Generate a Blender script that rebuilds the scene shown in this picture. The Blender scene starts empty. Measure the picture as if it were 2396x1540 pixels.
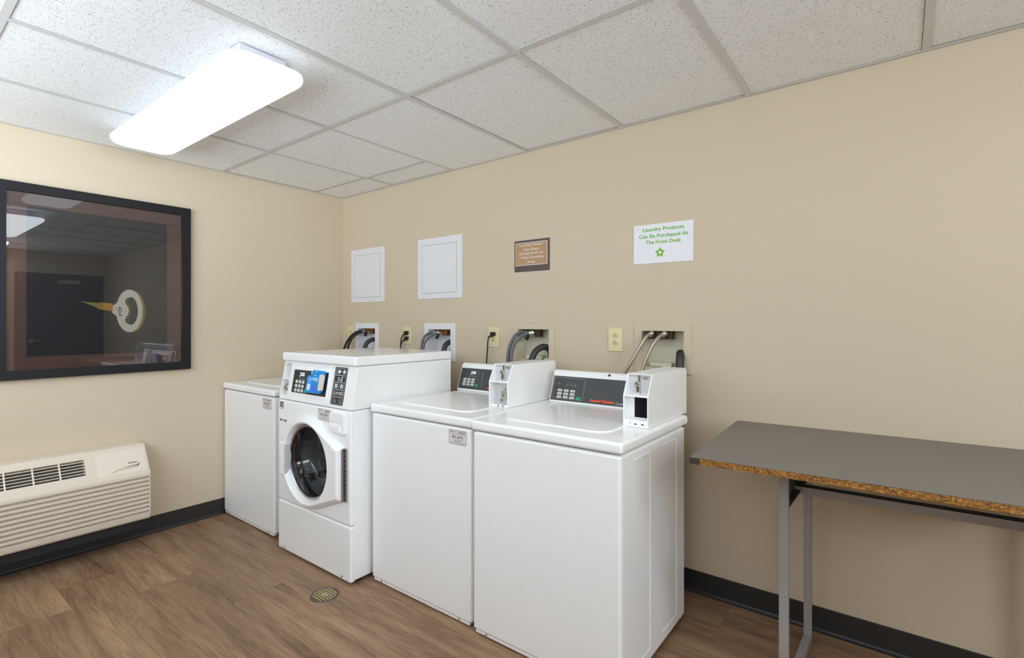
import bpy, bmesh, math, random
from mathutils import Vector, Matrix
random.seed(7)
S = bpy.context.scene
COL = S.collection
PI = math.pi

# ------------------------------------------------------------------ materials
def srgb(r, g, b):
    def f(c):
        c /= 255.0
        return c / 12.92 if c <= 0.04045 else ((c + 0.055) / 1.055) ** 2.4
    return (f(r), f(g), f(b), 1.0)

def mat(name, col, rough=0.5, metal=0.0, coat=0.0, spec=0.5, emit=None, trans=0.0, ior=1.45, alpha=1.0):
    m = bpy.data.materials.new(name); m.use_nodes = True
    b = m.node_tree.nodes['Principled BSDF']
    b.inputs['Base Color'].default_value = col
    b.inputs['Roughness'].default_value = rough
    b.inputs['Metallic'].default_value = metal
    b.inputs['Coat Weight'].default_value = coat
    b.inputs['Specular IOR Level'].default_value = spec
    b.inputs['Transmission Weight'].default_value = trans
    b.inputs['IOR'].default_value = ior
    if emit:
        b.inputs['Emission Color'].default_value = emit[0]
        b.inputs['Emission Strength'].default_value = emit[1]
    return m

class NT:
    """small node-tree writer"""
    def __init__(self, m):
        self.t = m.node_tree; self.n = self.t.nodes; self.l = self.t.links
        self.b = self.n['Principled BSDF']
    def new(self, kind, **kw):
        o = self.n.new(kind)
        for k, v in kw.items(): setattr(o, k, v)
        return o
    def put(self, sock, v):
        if isinstance(v, bpy.types.NodeSocket): self.l.new(v, sock)
        elif v is not None: sock.default_value = v
    def math(self, op, a, b=None, c=None):
        o = self.new('ShaderNodeMath', operation=op)
        self.put(o.inputs[0], a); self.put(o.inputs[1], b)
        if c is not None: self.put(o.inputs[2], c)
        return o.outputs[0]
    def mix(self, f, a, b):
        o = self.new('ShaderNodeMix', data_type='RGBA')
        self.put(o.inputs[0], f); self.put(o.inputs[6], a); self.put(o.inputs[7], b)
        return o.outputs[2]
    def pos(self):
        return self.new('ShaderNodeNewGeometry').outputs['Position']
    def objpos(self):
        return self.new('ShaderNodeTexCoord').outputs['Object']
    def sep(self, v):
        o = self.new('ShaderNodeSeparateXYZ'); self.put(o.inputs[0], v); return o.outputs
    def comb(self, x, y, z):
        o = self.new('ShaderNodeCombineXYZ')
        for i, v in enumerate((x, y, z)): self.put(o.inputs[i], v)
        return o.outputs[0]
    def noise(self, v, scale, detail=2, rough=0.5, dist=0.0):
        o = self.new('ShaderNodeTexNoise')
        self.put(o.inputs['Vector'], v); self.put(o.inputs['Scale'], scale)
        o.inputs['Detail'].default_value = detail; o.inputs['Roughness'].default_value = rough
        o.inputs['Distortion'].default_value = dist
        return o.outputs['Fac']
    def ramp(self, f, stops):
        o = self.new('ShaderNodeValToRGB'); e = o.color_ramp.elements
        while len(e) < len(stops): e.new(0.5)
        for i, (p, c) in enumerate(stops): e[i].position = p; e[i].color = c
        self.put(o.inputs[0], f); return o.outputs[0]
    def bump(self, h, strength, dist=0.001):
        o = self.new('ShaderNodeBump'); self.put(o.inputs['Height'], h)
        o.inputs['Strength'].default_value = strength; o.inputs['Distance'].default_value = dist
        self.l.new(o.outputs[0], self.b.inputs['Normal'])
    def base(self, c): self.put(self.b.inputs['Base Color'], c)

M = {}
M['white'] = mat('white_enamel', (0.86, 0.86, 0.855, 1), 0.32, coat=0.05)
M['white_lid'] = mat('white_lid_enamel', (0.88, 0.88, 0.875, 1), 0.20, coat=0.1)
M['white_plastic'] = mat('white_plastic', (0.86, 0.86, 0.86, 1), 0.35)
M['grey_plate'] = mat('pale_grey_plate', (0.60, 0.60, 0.61, 1), 0.4)
M['panel'] = mat('charcoal_panel', srgb(66, 66, 67), 0.32)
M['panel_black'] = mat('black_panel', srgb(38, 37, 38), 0.3)
M['key'] = mat('key_white', (0.66, 0.66, 0.64, 1), 0.5)
M['print_grey'] = mat('print_grey', (0.30, 0.30, 0.30, 1), 0.5)
M['print_white'] = mat('print_white', (0.75, 0.75, 0.75, 1), 0.5)
M['green'] = mat('green_key', srgb(0, 160, 105), 0.4)
M['orange'] = mat('orange_print', srgb(255, 88, 40), 0.5)
M['led'] = mat('lit_digits', (0.6, 0.7, 1, 1), 0.5, emit=((0.72, 0.78, 1, 1), 1.1))
M['black'] = mat('black_rubber', srgb(26, 25, 25), 0.55)
M['hole'] = mat('dark_hole', srgb(16, 15, 15), 0.9)
M['ink'] = mat('black_ink', srgb(35, 34, 36), 0.6)
M['ink_soft'] = mat('grey_ink', srgb(120, 112, 112), 0.6)
M['chrome'] = mat('chrome', (0.75, 0.74, 0.72, 1), 0.22, metal=1)
M['steel'] = mat('brushed_steel', (0.50, 0.50, 0.51, 1), 0.30, metal=1)
M['drum'] = mat('drum_steel', (0.26, 0.26, 0.27, 1), 0.25, metal=1)
M['sticker'] = mat('sticker_paper', srgb(214, 206, 204), 0.45)
M['hose_grey'] = mat('grey_rubber_hose', srgb(98, 100, 106), 0.5)
M['hose_black'] = mat('black_rubber_hose', srgb(40, 34, 36), 0.42)
M['drain_hose'] = mat('dark_drain_hose', srgb(52, 49, 51), 0.45)
M['braid'] = mat('braided_steel_hose', srgb(172, 160, 146), 0.36, metal=0.65)
M['copper'] = mat('copper_valve', srgb(122, 72, 36), 0.5, metal=0.5)
M['valve_dark'] = mat('dark_valve', srgb(60, 44, 30), 0.5, metal=0.3)
M['box_white'] = mat('white_box_plastic', (0.74, 0.73, 0.74, 1), 0.4)
M['box_cream'] = mat('cream_box_plastic', srgb(214, 210, 186), 0.45)
M['ivory'] = mat('ivory_plastic', srgb(220, 209, 165), 0.4)
M['ivory_dark'] = mat('ivory_receptacle', srgb(208, 197, 152), 0.4)
M['frame'] = mat('black_frame', srgb(27, 27, 29), 0.45, spec=0.3)
M['mat_board'] = mat('brown_mat_board', srgb(112, 84, 74), 0.8)
M['print'] = mat('dark_photo_print', srgb(34, 34, 36), 0.6)
M['key_cream'] = mat('key_cream', srgb(226, 218, 200), 0.6)
M['key_gold'] = mat('key_gold', srgb(150, 140, 62), 0.6)
M['key_olive'] = mat('key_olive', srgb(96, 90, 40), 0.6)
M['key_amber'] = mat('key_amber', srgb(196, 140, 40), 0.6)
M['ac'] = mat('almond_plastic', srgb(216, 204, 187), 0.42)
M['ac_panel'] = mat('pale_almond_plastic', srgb(222, 212, 196), 0.4)
M['ac_dark'] = mat('dark_grille_recess', srgb(64, 60, 54), 0.8)
M['ac_hollow'] = mat('handle_hollow', srgb(190, 184, 150), 0.6)
M['sleeve'] = mat('dark_wall_sleeve', srgb(34, 33, 32), 0.7)
M['laminate'] = mat('grey_laminate', srgb(111, 105, 99), 0.42)
M['leg'] = mat('grey_leg_paint', srgb(156, 153, 152), 0.42, metal=0.2)
M['rail_shaded'] = mat('shade_dark_rail', srgb(62, 60, 58), 0.5)  # side rail colour darkened for the shade under the tabletop
M['edge_band'] = mat('dark_edge_band', srgb(58, 50, 46), 0.5)
M['sign_white'] = mat('white_sign_card', (0.78, 0.78, 0.81, 1), 0.5)
M['sign_green'] = mat('green_lettering', srgb(112, 182, 52), 0.6)
M['sign_green_light'] = mat('light_green_print', srgb(168, 208, 110), 0.6)
M['plaque_brown'] = mat('dark_brown_plaque', srgb(88, 76, 72), 0.5)
M['plaque_tan'] = mat('tan_plaque', srgb(176, 140, 100), 0.5)
M['access'] = mat('white_access_panel', (0.72, 0.715, 0.735, 1), 0.45)
M['blue'] = mat('blue_plastic', srgb(20, 140, 215), 0.4)
M['blue_dark'] = mat('violet_blue_print', srgb(84, 110, 225), 0.45)
M['blue_light'] = mat('pale_blue_print', srgb(150, 200, 235), 0.5)
M['cream_plastic'] = mat('cream_plastic', srgb(222, 205, 190), 0.45)
M['navy'] = mat('navy_print', srgb(70, 80, 130), 0.5)
M['housing'] = mat('white_light_housing', (0.55, 0.54, 0.59, 1), 0.4)
M['door_dark'] = mat('dark_navy_door', srgb(34, 34, 44), 0.5)
M['door_frame'] = mat('dark_brown_door_frame', srgb(60, 40, 38), 0.5)
M['drain_rim'] = mat('dull_steel_rim', srgb(112, 100, 92), 0.5, metal=0.6)
M['drain_brass'] = mat('worn_brass_grate', srgb(186, 172, 128), 0.45, metal=0.5)
M['tee'] = mat('white_ceiling_grid', (0.66, 0.65, 0.63, 1), 0.5)
M['void'] = mat('dark_plenum', srgb(40, 38, 36), 0.9)

# light lens
def lens_mat(strength):
    m = bpy.data.materials.new('lit_acrylic_lens'); m.use_nodes = True
    t = m.node_tree; t.nodes.remove(t.nodes['Principled BSDF'])
    e = t.nodes.new('ShaderNodeEmission'); e.inputs[0].default_value = (0.88, 0.97, 1.04, 1); e.inputs[1].default_value = strength
    t.links.new(e.outputs[0], t.nodes['Material Output'].inputs[0]); return m
M['lens'] = lens_mat(1.4); M['lens_bright'] = lens_mat(5.0); M['lens_brightest'] = lens_mat(12.0)

# picture glass: fresnel reflection over a clear pane
def pane_mat():
    m = bpy.data.materials.new('picture_glass'); m.use_nodes = True
    t = m.node_tree; t.nodes.remove(t.nodes['Principled BSDF'])
    tr = t.nodes.new('ShaderNodeBsdfTransparent'); gl = t.nodes.new('ShaderNodeBsdfGlossy')
    gl.inputs['Roughness'].default_value = 0.0
    fr = t.nodes.new('ShaderNodeFresnel'); fr.inputs[0].default_value = 1.62
    mx = t.nodes.new('ShaderNodeMixShader')
    t.links.new(fr.outputs[0], mx.inputs[0]); t.links.new(tr.outputs[0], mx.inputs[1]); t.links.new(gl.outputs[0], mx.inputs[2])
    t.links.new(mx.outputs[0], t.nodes['Material Output'].inputs[0]); return m
M['pane'] = pane_mat()
M['clear_pane'] = bpy.data.materials.new('clear_fill_pane'); M['clear_pane'].use_nodes = True
def _cp():
    t = M['clear_pane'].node_tree; t.nodes.remove(t.nodes['Principled BSDF']); q = t.nodes.new('ShaderNodeBsdfTransparent'); t.links.new(q.outputs[0], t.nodes['Material Output'].inputs[0])
_cp()
def door_glass_mat():
    m = bpy.data.materials.new('dark_door_glass'); m.use_nodes = True
    t = m.node_tree; t.nodes.remove(t.nodes['Principled BSDF'])
    tr = t.nodes.new('ShaderNodeBsdfTransparent'); tr.inputs[0].default_value = (0.40, 0.41, 0.42, 1)
    gl = t.nodes.new('ShaderNodeBsdfGlossy'); gl.inputs['Roughness'].default_value = 0.02
    fr = t.nodes.new('ShaderNodeFresnel'); fr.inputs[0].default_value = 1.5
    mx = t.nodes.new('ShaderNodeMixShader')
    t.links.new(fr.outputs[0], mx.inputs[0]); t.links.new(tr.outputs[0], mx.inputs[1]); t.links.new(gl.outputs[0], mx.inputs[2])
    t.links.new(mx.outputs[0], t.nodes['Material Output'].inputs[0]); return m
M['door_glass'] = door_glass_mat()

# painted wall: faint orange peel
def wall_mat(name, col):
    m = mat(name, col, 0.62, spec=0.3); n = NT(m); p = n.pos()
    big = n.noise(p, 1.3, 2); c2 = (col[0] * 0.97, col[1] * 0.965, col[2] * 0.95, 1)
    n.base(n.mix(big, col, c2))
    n.bump(n.noise(p, 85, 3, 0.55), 0.16, 0.001); return m
WALLC = (0.606, 0.512, 0.378, 1)
M['wall'] = wall_mat('beige_wall_paint', WALLC)

# mineral-fibre ceiling tile: short dark fissures
def tile_mat():
    col = (0.925, 0.93, 0.925, 1)
    m = mat('fissured_ceiling_tile', col, 0.9, spec=0.1); n = NT(m); p = n.pos()
    warp = n.new('ShaderNodeTexNoise'); n.put(warp.inputs['Vector'], p); warp.inputs['Scale'].default_value = 60
    mv = n.new('ShaderNodeVectorMath', operation='MULTIPLY_ADD')
    n.put(mv.inputs[0], warp.outputs['Color']); mv.inputs[1].default_value = (0.012, 0.012, 0.0); n.put(mv.inputs[2], p)
    vo = n.new('ShaderNodeTexVoronoi', feature='DISTANCE_TO_EDGE'); n.put(vo.inputs['Vector'], mv.outputs[0]); vo.inputs['Scale'].default_value = 125
    line = n.math('LESS_THAN', vo.outputs['Distance'], 0.07)
    mask = n.math('GREATER_THAN', n.noise(p, 165, 1), 0.60)
    dots = n.math('GREATER_THAN', n.noise(p, 260, 1), 0.73)
    f = n.math('MAXIMUM', n.math('MULTIPLY', line, mask), n.math('MULTIPLY', dots, 0.7))
    tone = n.mix(n.noise(p, 25, 3), col, (0.885, 0.89, 0.885, 1))
    n.base(n.mix(n.math('MULTIPLY', f, 0.62), tone, (0.16, 0.15, 0.14, 1)))
    n.bump(n.math('MULTIPLY', f, -1.0), 0.5, 0.001); return m
M['tile'] = tile_mat()

# vinyl plank floor, planks along x
def floor_mat():
    m = mat('oak_vinyl_plank', srgb(140, 112, 86), 0.42, spec=0.4); n = NT(m); p = n.pos()
    x, y, z = n.sep(p)
    Wd, Ln = 0.229, 1.22
    v = n.math('DIVIDE', n.math('ADD', y, 10 * Wd - (-1.84 + 8 * Wd) + 0.0), Wd)
    row = n.math('FLOOR', v); fv = n.math('FRACT', v)
    wn = n.new('ShaderNodeTexWhiteNoise', noise_dimensions='1D'); n.put(wn.inputs['W'], row)
    u = n.math('DIVIDE', n.math('ADD', x, n.math('MULTIPLY', wn.outputs['Value'], Ln * 3)), Ln)
    pl = n.math('FLOOR', u); fu = n.math('FRACT', u)
    pid = n.new('ShaderNodeTexWhiteNoise', noise_dimensions='2D'); n.put(pid.inputs['Vector'], n.comb(row, pl, 0.0))
    pr = pid.outputs['Value']
    off = n.math('MULTIPLY', pr, 37.0)
    gx = n.math('ADD', n.math('MULTIPLY', x, 1.0), off)
    gv = n.comb(n.math('MULTIPLY', gx, 1.0), n.math('ADD', n.math('MULTIPLY', y, 9.0), off), off)
    broad = n.noise(gv, 1.5, 5, 0.62, 0.35)
    fine = n.noise(n.comb(n.math('MULTIPLY', gx, 5.0), n.math('MULTIPLY', y, 170.0), off), 1.0, 3, 0.7, 0.6)
    cath = n.noise(n.comb(n.math('MULTIPLY', gx, 0.9), n.math('MULTIPLY', y, 8.0), off), 1.2, 2, 0.5, 0.3)
    rings = n.math('FRACT', n.math('MULTIPLY', cath, 14.0))
    rings = n.math('ABSOLUTE', n.math('SUBTRACT', rings, 0.5))
    g = n.math('ADD', n.math('MULTIPLY', broad, 0.66), n.math('ADD', n.math('MULTIPLY', fine, 0.34), n.math('MULTIPLY', rings, 0.12)))
    c = n.ramp(g, [(0.30, srgb(88, 63, 43)), (0.44, srgb(130, 99, 72)), (0.57, srgb(155, 122, 91)), (0.76, srgb(182, 149, 115))])
    streak = n.noise(n.comb(n.math('MULTIPLY', gx, 2.6), n.math('MULTIPLY', y, 60.0), off), 1.0, 4, 0.6, 0.8)
    streak = n.math('MULTIPLY', n.math('MAXIMUM', n.math('SUBTRACT', streak, 0.56), 0.0), 2.6)
    c = n.mix(streak, c, srgb(78, 55, 38))
    hs = n.new('ShaderNodeHueSaturation'); n.put(hs.inputs['Color'], c)
    n.put(hs.inputs['Value'], n.math('ADD', n.math('MULTIPLY', pr, 0.24), 0.74)); hs.inputs['Saturation'].default_value = 0.95
    ev = n.math('LESS_THAN', n.math('MINIMUM', fv, n.math('SUBTRACT', 1.0, fv)), 0.0045)
    eu = n.math('LESS_THAN', n.math('MINIMUM', fu, n.math('SUBTRACT', 1.0, fu)), 0.0013)
    seam = n.math('MAXIMUM', ev, eu)
    n.base(n.mix(n.math('MULTIPLY', n.math('MAXIMUM', n.math('MULTIPLY', ev, 0.42), n.math('MULTIPLY', eu, 0.30)), 1.0), hs.outputs[0], srgb(62, 46, 34)))
    n.put(n.b.inputs['Roughness'], n.math('ADD', n.math('MULTIPLY', fine, 0.16), 0.36))
    n.bump(n.math('SUBTRACT', n.math('MULTIPLY', fine, 0.3), seam), 0.25, 0.001); return m
M['floor'] = floor_mat()

def chip_mat():
    m = mat('raw_chipboard_edge', srgb(150, 98, 40), 0.8); n = NT(m); p = n.objpos()
    x, y, z = n.sep(p)
    q = n.comb(n.math('MULTIPLY', x, 0.55), y, z)
    vo = n.new('ShaderNodeTexVoronoi'); n.put(vo.inputs['Vector'], q); vo.inputs['Scale'].default_value = 430
    k = n.sep(vo.outputs['Color'])[0]
    f = n.math('ADD', n.math('MULTIPLY', k, 0.6), n.math('MULTIPLY', n.noise(q, 120, 2), 0.4))
    n.base(n.ramp(f, [(0.18, srgb(80, 50, 22)), (0.42, srgb(124, 82, 32)), (0.62, srgb(152, 104, 42)), (0.88, srgb(190, 144, 74))]))
    return m
M['chip'] = chip_mat()
def laminate_tone():
    n = NT(M['laminate']); c = n.b.inputs['Base Color'].default_value[:]
    n.base(n.mix(n.noise(n.objpos(), 260, 2), (c[0] * .93, c[1] * .93, c[2] * .93, 1), (c[0] * 1.07, c[1] * 1.07, c[2] * 1.07, 1)))
laminate_tone()
def braid_tex():
    n = NT(M['braid']); x, y, z = n.sep(n.pos())
    a = n.math('SINE', n.math('MULTIPLY', n.math('ADD', z, x), 1500.0)); b = n.math('SINE', n.math('MULTIPLY', n.math('SUBTRACT', z, x), 1500.0))
    n.base(n.mix(n.math('MULTIPLY', n.math('ADD', a, b), 0.25), srgb(178, 166, 152), srgb(110, 98, 86)))
braid_tex()

# ------------------------------------------------------------------ mesh helpers
def bm_(): return bmesh.new()
def box(bm, x0, x1, y0, y1, z0, z1):
    v = [bm.verts.new(c) for c in ((x0, y0, z0), (x1, y0, z0), (x1, y1, z0), (x0, y1, z0), (x0, y0, z1), (x1, y0, z1), (x1, y1, z1), (x0, y1, z1))]
    for f in ((0, 3, 2, 1), (4, 5, 6, 7), (0, 1, 5, 4), (1, 2, 6, 5), (2, 3, 7, 6), (3, 0, 4, 7)):
        bm.faces.new([v[i] for i in f])
    return bm
def join(bm, other, mtx=None):
    me = bpy.data.meshes.new('tmp'); other.to_mesh(me); other.free()
    if mtx is not None: me.transform(mtx)
    bm.from_mesh(me); bpy.data.meshes.remove(me); return bm
def rbox(bm, x0, x1, y0, y1, z0, z1, r=0.004, seg=3):
    t = bmesh.new(); box(t, x0, x1, y0, y1, z0, z1)
    bmesh.ops.bevel(t, geom=list(t.edges), offset=r, segments=seg, profile=0.5, affect='EDGES', clamp_overlap=True)
    return join(bm, t)
def prism(bm, pts, fn, a, b, r=0.0, seg=2):
    """extrude the 2D polygon pts; fn(u, v, h) -> xyz"""
    t = bmesh.new()
    lo = [t.verts.new(fn(u, v, a)) for u, v in pts]; hi = [t.verts.new(fn(u, v, b)) for u, v in pts]
    n = len(pts)
    t.faces.new(lo); t.faces.new(hi)
    for i in range(n): t.faces.new((lo[i], lo[(i + 1) % n], hi[(i + 1) % n], hi[i]))
    bmesh.ops.recalc_face_normals(t, faces=list(t.faces))
    if r > 0: bmesh.ops.bevel(t, geom=list(t.edges), offset=r, segments=seg, profile=0.5, affect='EDGES', clamp_overlap=True)
    return join(bm, t)
def loops(bm, rings, close=True, cap0=False, cap1=False):
    vs = [[bm.verts.new(p) for p in r] for r in rings]
    n = len(rings[0])
    for a, b in zip(vs[:-1], vs[1:]):
        for i in range(n if close else n - 1):
            j = (i + 1) % n; bm.faces.new((a[i], a[j], b[j], b[i]))
    if cap0: bm.faces.new(list(reversed(vs[0])))
    if cap1: bm.faces.new(vs[-1])
    bmesh.ops.recalc_face_normals(bm, faces=list(bm.faces))
    return bm
def catmull(pts, k=8):
    P = [Vector(p) for p in pts]; P = [P[0] * 2 - P[1]] + P + [P[-1] * 2 - P[-2]]; out = []
    for i in range(1, len(P) - 2):
        a, b, c, d = P[i - 1:i + 3]
        for s in range(k):
            t = s / k
            out.append(0.5 * ((2 * b) + (c - a) * t + (2 * a - 5 * b + 4 * c - d) * t * t + (3 * b - a - 3 * c + d) * t ** 3))
    out.append(P[-2]); return out
def tube(bm, pts, r, seg=12, smooth=True, k=8, rib=None):
    P = catmull(pts, k) if smooth else [Vector(p) for p in pts]
    rings = []; up = Vector((0.31, 0.17, 0.93)); prev = None
    for i, p in enumerate(P):
        d = (P[min(i + 1, len(P) - 1)] - P[max(i - 1, 0)]).normalized()
        if prev is None:
            a = d.cross(up).normalized()
        else:
            a = (prev - d * prev.dot(d)).normalized()
        prev = a; b = d.cross(a)
        rr = r if rib is None else r * (1 + (rib if i % 2 else 0))
        rings.append([p + (a * math.cos(2 * PI * j / seg) + b * math.sin(2 * PI * j / seg)) * rr for j in range(seg)])
    t = bmesh.new(); loops(t, rings, cap0=True, cap1=True)
    return join(bm, t)
def cyl(bm, c, axis, r, h, seg=24, r2=None):
    """cylinder from c along axis ('x','y','z' or vector) of length h"""
    ax = Vector({'x': (1, 0, 0), 'y': (0, 1, 0), 'z': (0, 0, 1)}[axis] if isinstance(axis, str) else axis).normalized()
    a = ax.orthogonal().normalized(); b = ax.cross(a); c = Vector(c); r2 = r if r2 is None else r2
    t = bmesh.new()
    loops(t, [[c + (a * math.cos(2 * PI * j / seg) + b * math.sin(2 * PI * j / seg)) * r for j in range(seg)],
              [c + ax * h + (a * math.cos(2 * PI * j / seg) + b * math.sin(2 * PI * j / seg)) * r2 for j in range(seg)]], cap0=True, cap1=True)
    return join(bm, t)

_text_cache = {}
def text_mesh(s, bold):
    k = (s, bold)
    if k in _text_cache: return _text_cache[k]
    cu = bpy.data.curves.new('t', 'FONT'); cu.body = s; cu.size = 1.0; cu.align_x = 'CENTER'; cu.align_y = 'CENTER'
    cu.offset = bold; cu.resolution_u = 3; cu.fill_mode = 'FRONT'
    o = bpy.data.objects.new('t', cu); COL.objects.link(o)
    dg = bpy.context.evaluated_depsgraph_get(); dg.update()
    me = bpy.data.meshes.new_from_object(o.evaluated_get(dg))
    vs = [v.co.copy() for v in me.vertices]; fs = [tuple(p.vertices) for p in me.polygons]
    bpy.data.objects.remove(o); bpy.data.curves.remove(cu); bpy.data.meshes.remove(me)
    x0 = min(v.x for v in vs); x1 = max(v.x for v in vs); y0 = min(v.y for v in vs); y1 = max(v.y for v in vs)
    _text_cache[k] = (vs, fs, (x0, x1, y0, y1)); return _text_cache[k]

class Face:
    """a flat frame standing at O: u along X, v along Y, height along the outward normal"""
    def __init__(self, O, X, Y):
        self.O = Vector(O); self.X = Vector(X).normalized(); self.Y = Vector(Y).normalized(); self.Z = self.X.cross(self.Y)
    def p(self, u, v, h=0): return self.O + self.X * u + self.Y * v + self.Z * h
    def poly(self, bm, pts, h0=0.0, h1=0.0006, r=0, seg=2): return prism(bm, pts, self.p, h0, h1, r, seg)
    def rect(self, bm, u0, u1, v0, v1, h0=0.0, h1=0.0006, r=0, seg=2): return self.poly(bm, [(u0, v0), (u1, v0), (u1, v1), (u0, v1)], h0, h1, r, seg)
    def rrect(self, bm, u0, u1, v0, v1, rad, h0=0.0, h1=0.0006, r=0, n=5):
        return self.poly(bm, rr_pts(u0, u1, v0, v1, rad, n), h0, h1, r)
    def circ(self, bm, u, v, rad, h0=0.0, h1=0.0006, n=20):
        return self.poly(bm, [(u + rad * math.cos(2 * PI * i / n), v + rad * math.sin(2 * PI * i / n)) for i in range(n)], h0, h1)
    def border(self, bm, u0, u1, v0, v1, w, rad=0.0, h0=0.0, h1=0.0006, n=5):
        if rad <= 0: n = 1
        a = rr_pts(u0, u1, v0, v1, rad, n); b = rr_pts(u0 + w, u1 - w, v0 + w, v1 - w, max(rad - w, 0.0003 if rad > 0 else 0), n)
        t = bmesh.new()
        loops(t, [[self.p(u, v, h0) for u, v in a], [self.p(u, v, h1) for u, v in a], [self.p(u, v, h1) for u, v in b], [self.p(u, v, h0) for u, v in b]])
        return join(bm, t)
    def line(self, bm, u0, v0, u1, v1, w, h0=0.0, h1=0.0006):
        d = Vector((u1 - u0, v1 - v0)).normalized(); q = Vector((-d.y, d.x)) * w * 0.5
        return self.poly(bm, [(u0 + q.x, v0 + q.y), (u0 - q.x, v0 - q.y), (u1 - q.x, v1 - q.y), (u1 + q.x, v1 + q.y)], h0, h1)
    def text(self, bm, s, u, v, height=None, width=None, h=0.0008, bold=0.0, shear=0.0):
        vs, fs, (x0, x1, y0, y1) = text_mesh(s, bold)
        sy = height / (y1 - y0) if height else width / (x1 - x0)
        sx = width / (x1 - x0) if width else sy
        mx, my = (x0 + x1) / 2, (y0 + y1) / 2
        nv = [bm.verts.new(self.p(u + (q.x - mx) * sx + (q.y - my) * sy * shear, v + (q.y - my) * sy, h)) for q in vs]
        for f in fs:
            try: bm.faces.new([nv[i] for i in f])
            except ValueError: pass
        return bm
def rr_pts(u0, u1, v0, v1, rad, n=5):
    if rad <= 0: return [(u0, v0), (u1, v0), (u1, v1), (u0, v1)]
    out = []
    for cx, cy, a0 in ((u1 - rad, v1 - rad, 0), (u0 + rad, v1 - rad, 90), (u0 + rad, v0 + rad, 180), (u1 - rad, v0 + rad, 270)):
        for i in range(n + 1):
            a = math.radians(a0 + 90 * i / n); out.append((cx + rad * math.cos(a), cy + rad * math.sin(a)))
    return out
def front_face(x, y, z): return Face((x, y, z), (1, 0, 0), (0, 0, 1))      # faces -y
def left_face(x, y, z): return Face((x, y, z), (0, 1, 0), (0, 0, 1))       # faces +x

def wloc(o):
    v = Vector((0, 0, 0))
    while o is not None: v += o.location; o = o.parent
    return v
def part(name, bm, m, parent=None, label=None, smooth=None, local=False, kind=None):
    """link bm as one mesh object; its coordinates are world ones unless local"""
    bmesh.ops.recalc_face_normals(bm, faces=list(bm.faces)) if smooth != 'keep' else None
    me = bpy.data.meshes.new(name); bm.to_mesh(me); bm.free()
    if parent is not None and not local: me.transform(Matrix.Translation(-wloc(parent)))
    me.materials.append(M[m] if isinstance(m, str) else m)
    o = bpy.data.objects.new(name, me); COL.objects.link(o); o.parent = parent
    if smooth and smooth != 'keep':
        for p in me.polygons: p.use_smooth = True
        me.set_sharp_from_angle(angle=math.radians(smooth))
        w = o.modifiers.new('weighted', 'WEIGHTED_NORMAL'); w.keep_sharp = True
    if label: o['label'] = label
    if kind: o['kind'] = kind
    return o
def tag(o, label, cat, group=None):
    o['label'] = label; o['category'] = cat
    if group: o['group'] = group
    return o
def thing(name, label, cat, loc, group=None, rotz=0.0):
    o = bpy.data.objects.new(name, None); COL.objects.link(o); o.empty_display_size = 0.1
    o.location = loc; o.rotation_euler = (0, 0, rotz); return tag(o, label, cat, group)
def single(name, bm, m, label, cat, loc, group=None, smooth=None):
    o = part(name, bm, m, None, None, smooth); o.data.transform(Matrix.Translation(-Vector(loc))); o.location = loc
    return tag(o, label, cat, group)
def structure(name, bm, m, smooth=None):
    o = part(name, bm, m, None, None, smooth); o['kind'] = 'structure'; return o
def cut(o, bms):
    """carve closed solids out of a part"""
    for b in bms:
        bmesh.ops.recalc_face_normals(b, faces=list(b.faces))
        me = bpy.data.meshes.new('c'); b.to_mesh(me); b.free()
        par = o.parent
        if par is not None: me.transform(Matrix.Translation(-wloc(par)))
        c = bpy.data.objects.new('c', me); COL.objects.link(c); c.parent = par
        bpy.context.view_layer.update()
        mods = list(o.modifiers)
        for x in mods: x.show_viewport = False
        md = o.modifiers.new('cut', 'BOOLEAN'); md.object = c; md.operation = 'DIFFERENCE'; md.solver = 'EXACT'
        dg = bpy.context.evaluated_depsgraph_get(); dg.update()
        new = bpy.data.meshes.new_from_object(o.evaluated_get(dg))
        o.modifiers.remove(md)
        for x in mods: x.show_viewport = True
        old = o.data; o.data = new; new.name = old.name
        bpy.data.meshes.remove(old); bpy.data.objects.remove(c)
    return o

# ------------------------------------------------------------------ the room
H = 2.29
RX, RY = 6.20, -3.06            # far wall and the wall behind the camera
b = bm_(); box(b, -0.12, RX + 0.12, RY - 0.12, 0.16, -0.08, 0.0)
structure('floor', b, 'floor')

# recessed valve boxes: x0, x1, z0, z1 of the flange and of the opening
VB = [(0.172, 0.462, 1.019, 1.274, 0.211, 0.424, 1.058, 1.233),
      (0.971, 1.267, 1.019, 1.274, 1.010, 1.226, 1.058, 1.232),
      (1.749, 2.046, 1.022, 1.275, 1.788, 2.009, 1.060, 1.239),
      (2.531, 2.823, 1.028, 1.276, 2.570, 2.784, 1.055, 1.237)]
def wall_back_mesh():
    b = bm_()
    xs = sorted({-0.0, RX} | {v for q in VB for v in (q[4] - .004, q[5] + .004)}); zs = sorted({0.0, H + 0.1} | {v for q in VB for v in (q[6] - .004, q[7] + .004)})
    for i in range(len(xs) - 1):
        for j in range(len(zs) - 1):
            cx = (xs[i] + xs[i + 1]) / 2; cz = (zs[j] + zs[j + 1]) / 2
            if any(q[4] - .004 < cx < q[5] + .004 and q[6] - .004 < cz < q[7] + .004 for q in VB): continue
            box(b, xs[i], xs[i + 1], 0.0, 0.16, zs[j], zs[j + 1])
    bmesh.ops.remove_doubles(b, verts=list(b.verts), dist=1e-5)
    seen = {}
    for f in list(b.faces):
        k = tuple(round(c, 4) for c in f.calc_center_median()); seen.setdefault(k, []).append(f)
    bmesh.ops.delete(b, geom=[f for v in seen.values() if len(v) > 1 for f in v], context='FACES')
    return b
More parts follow.
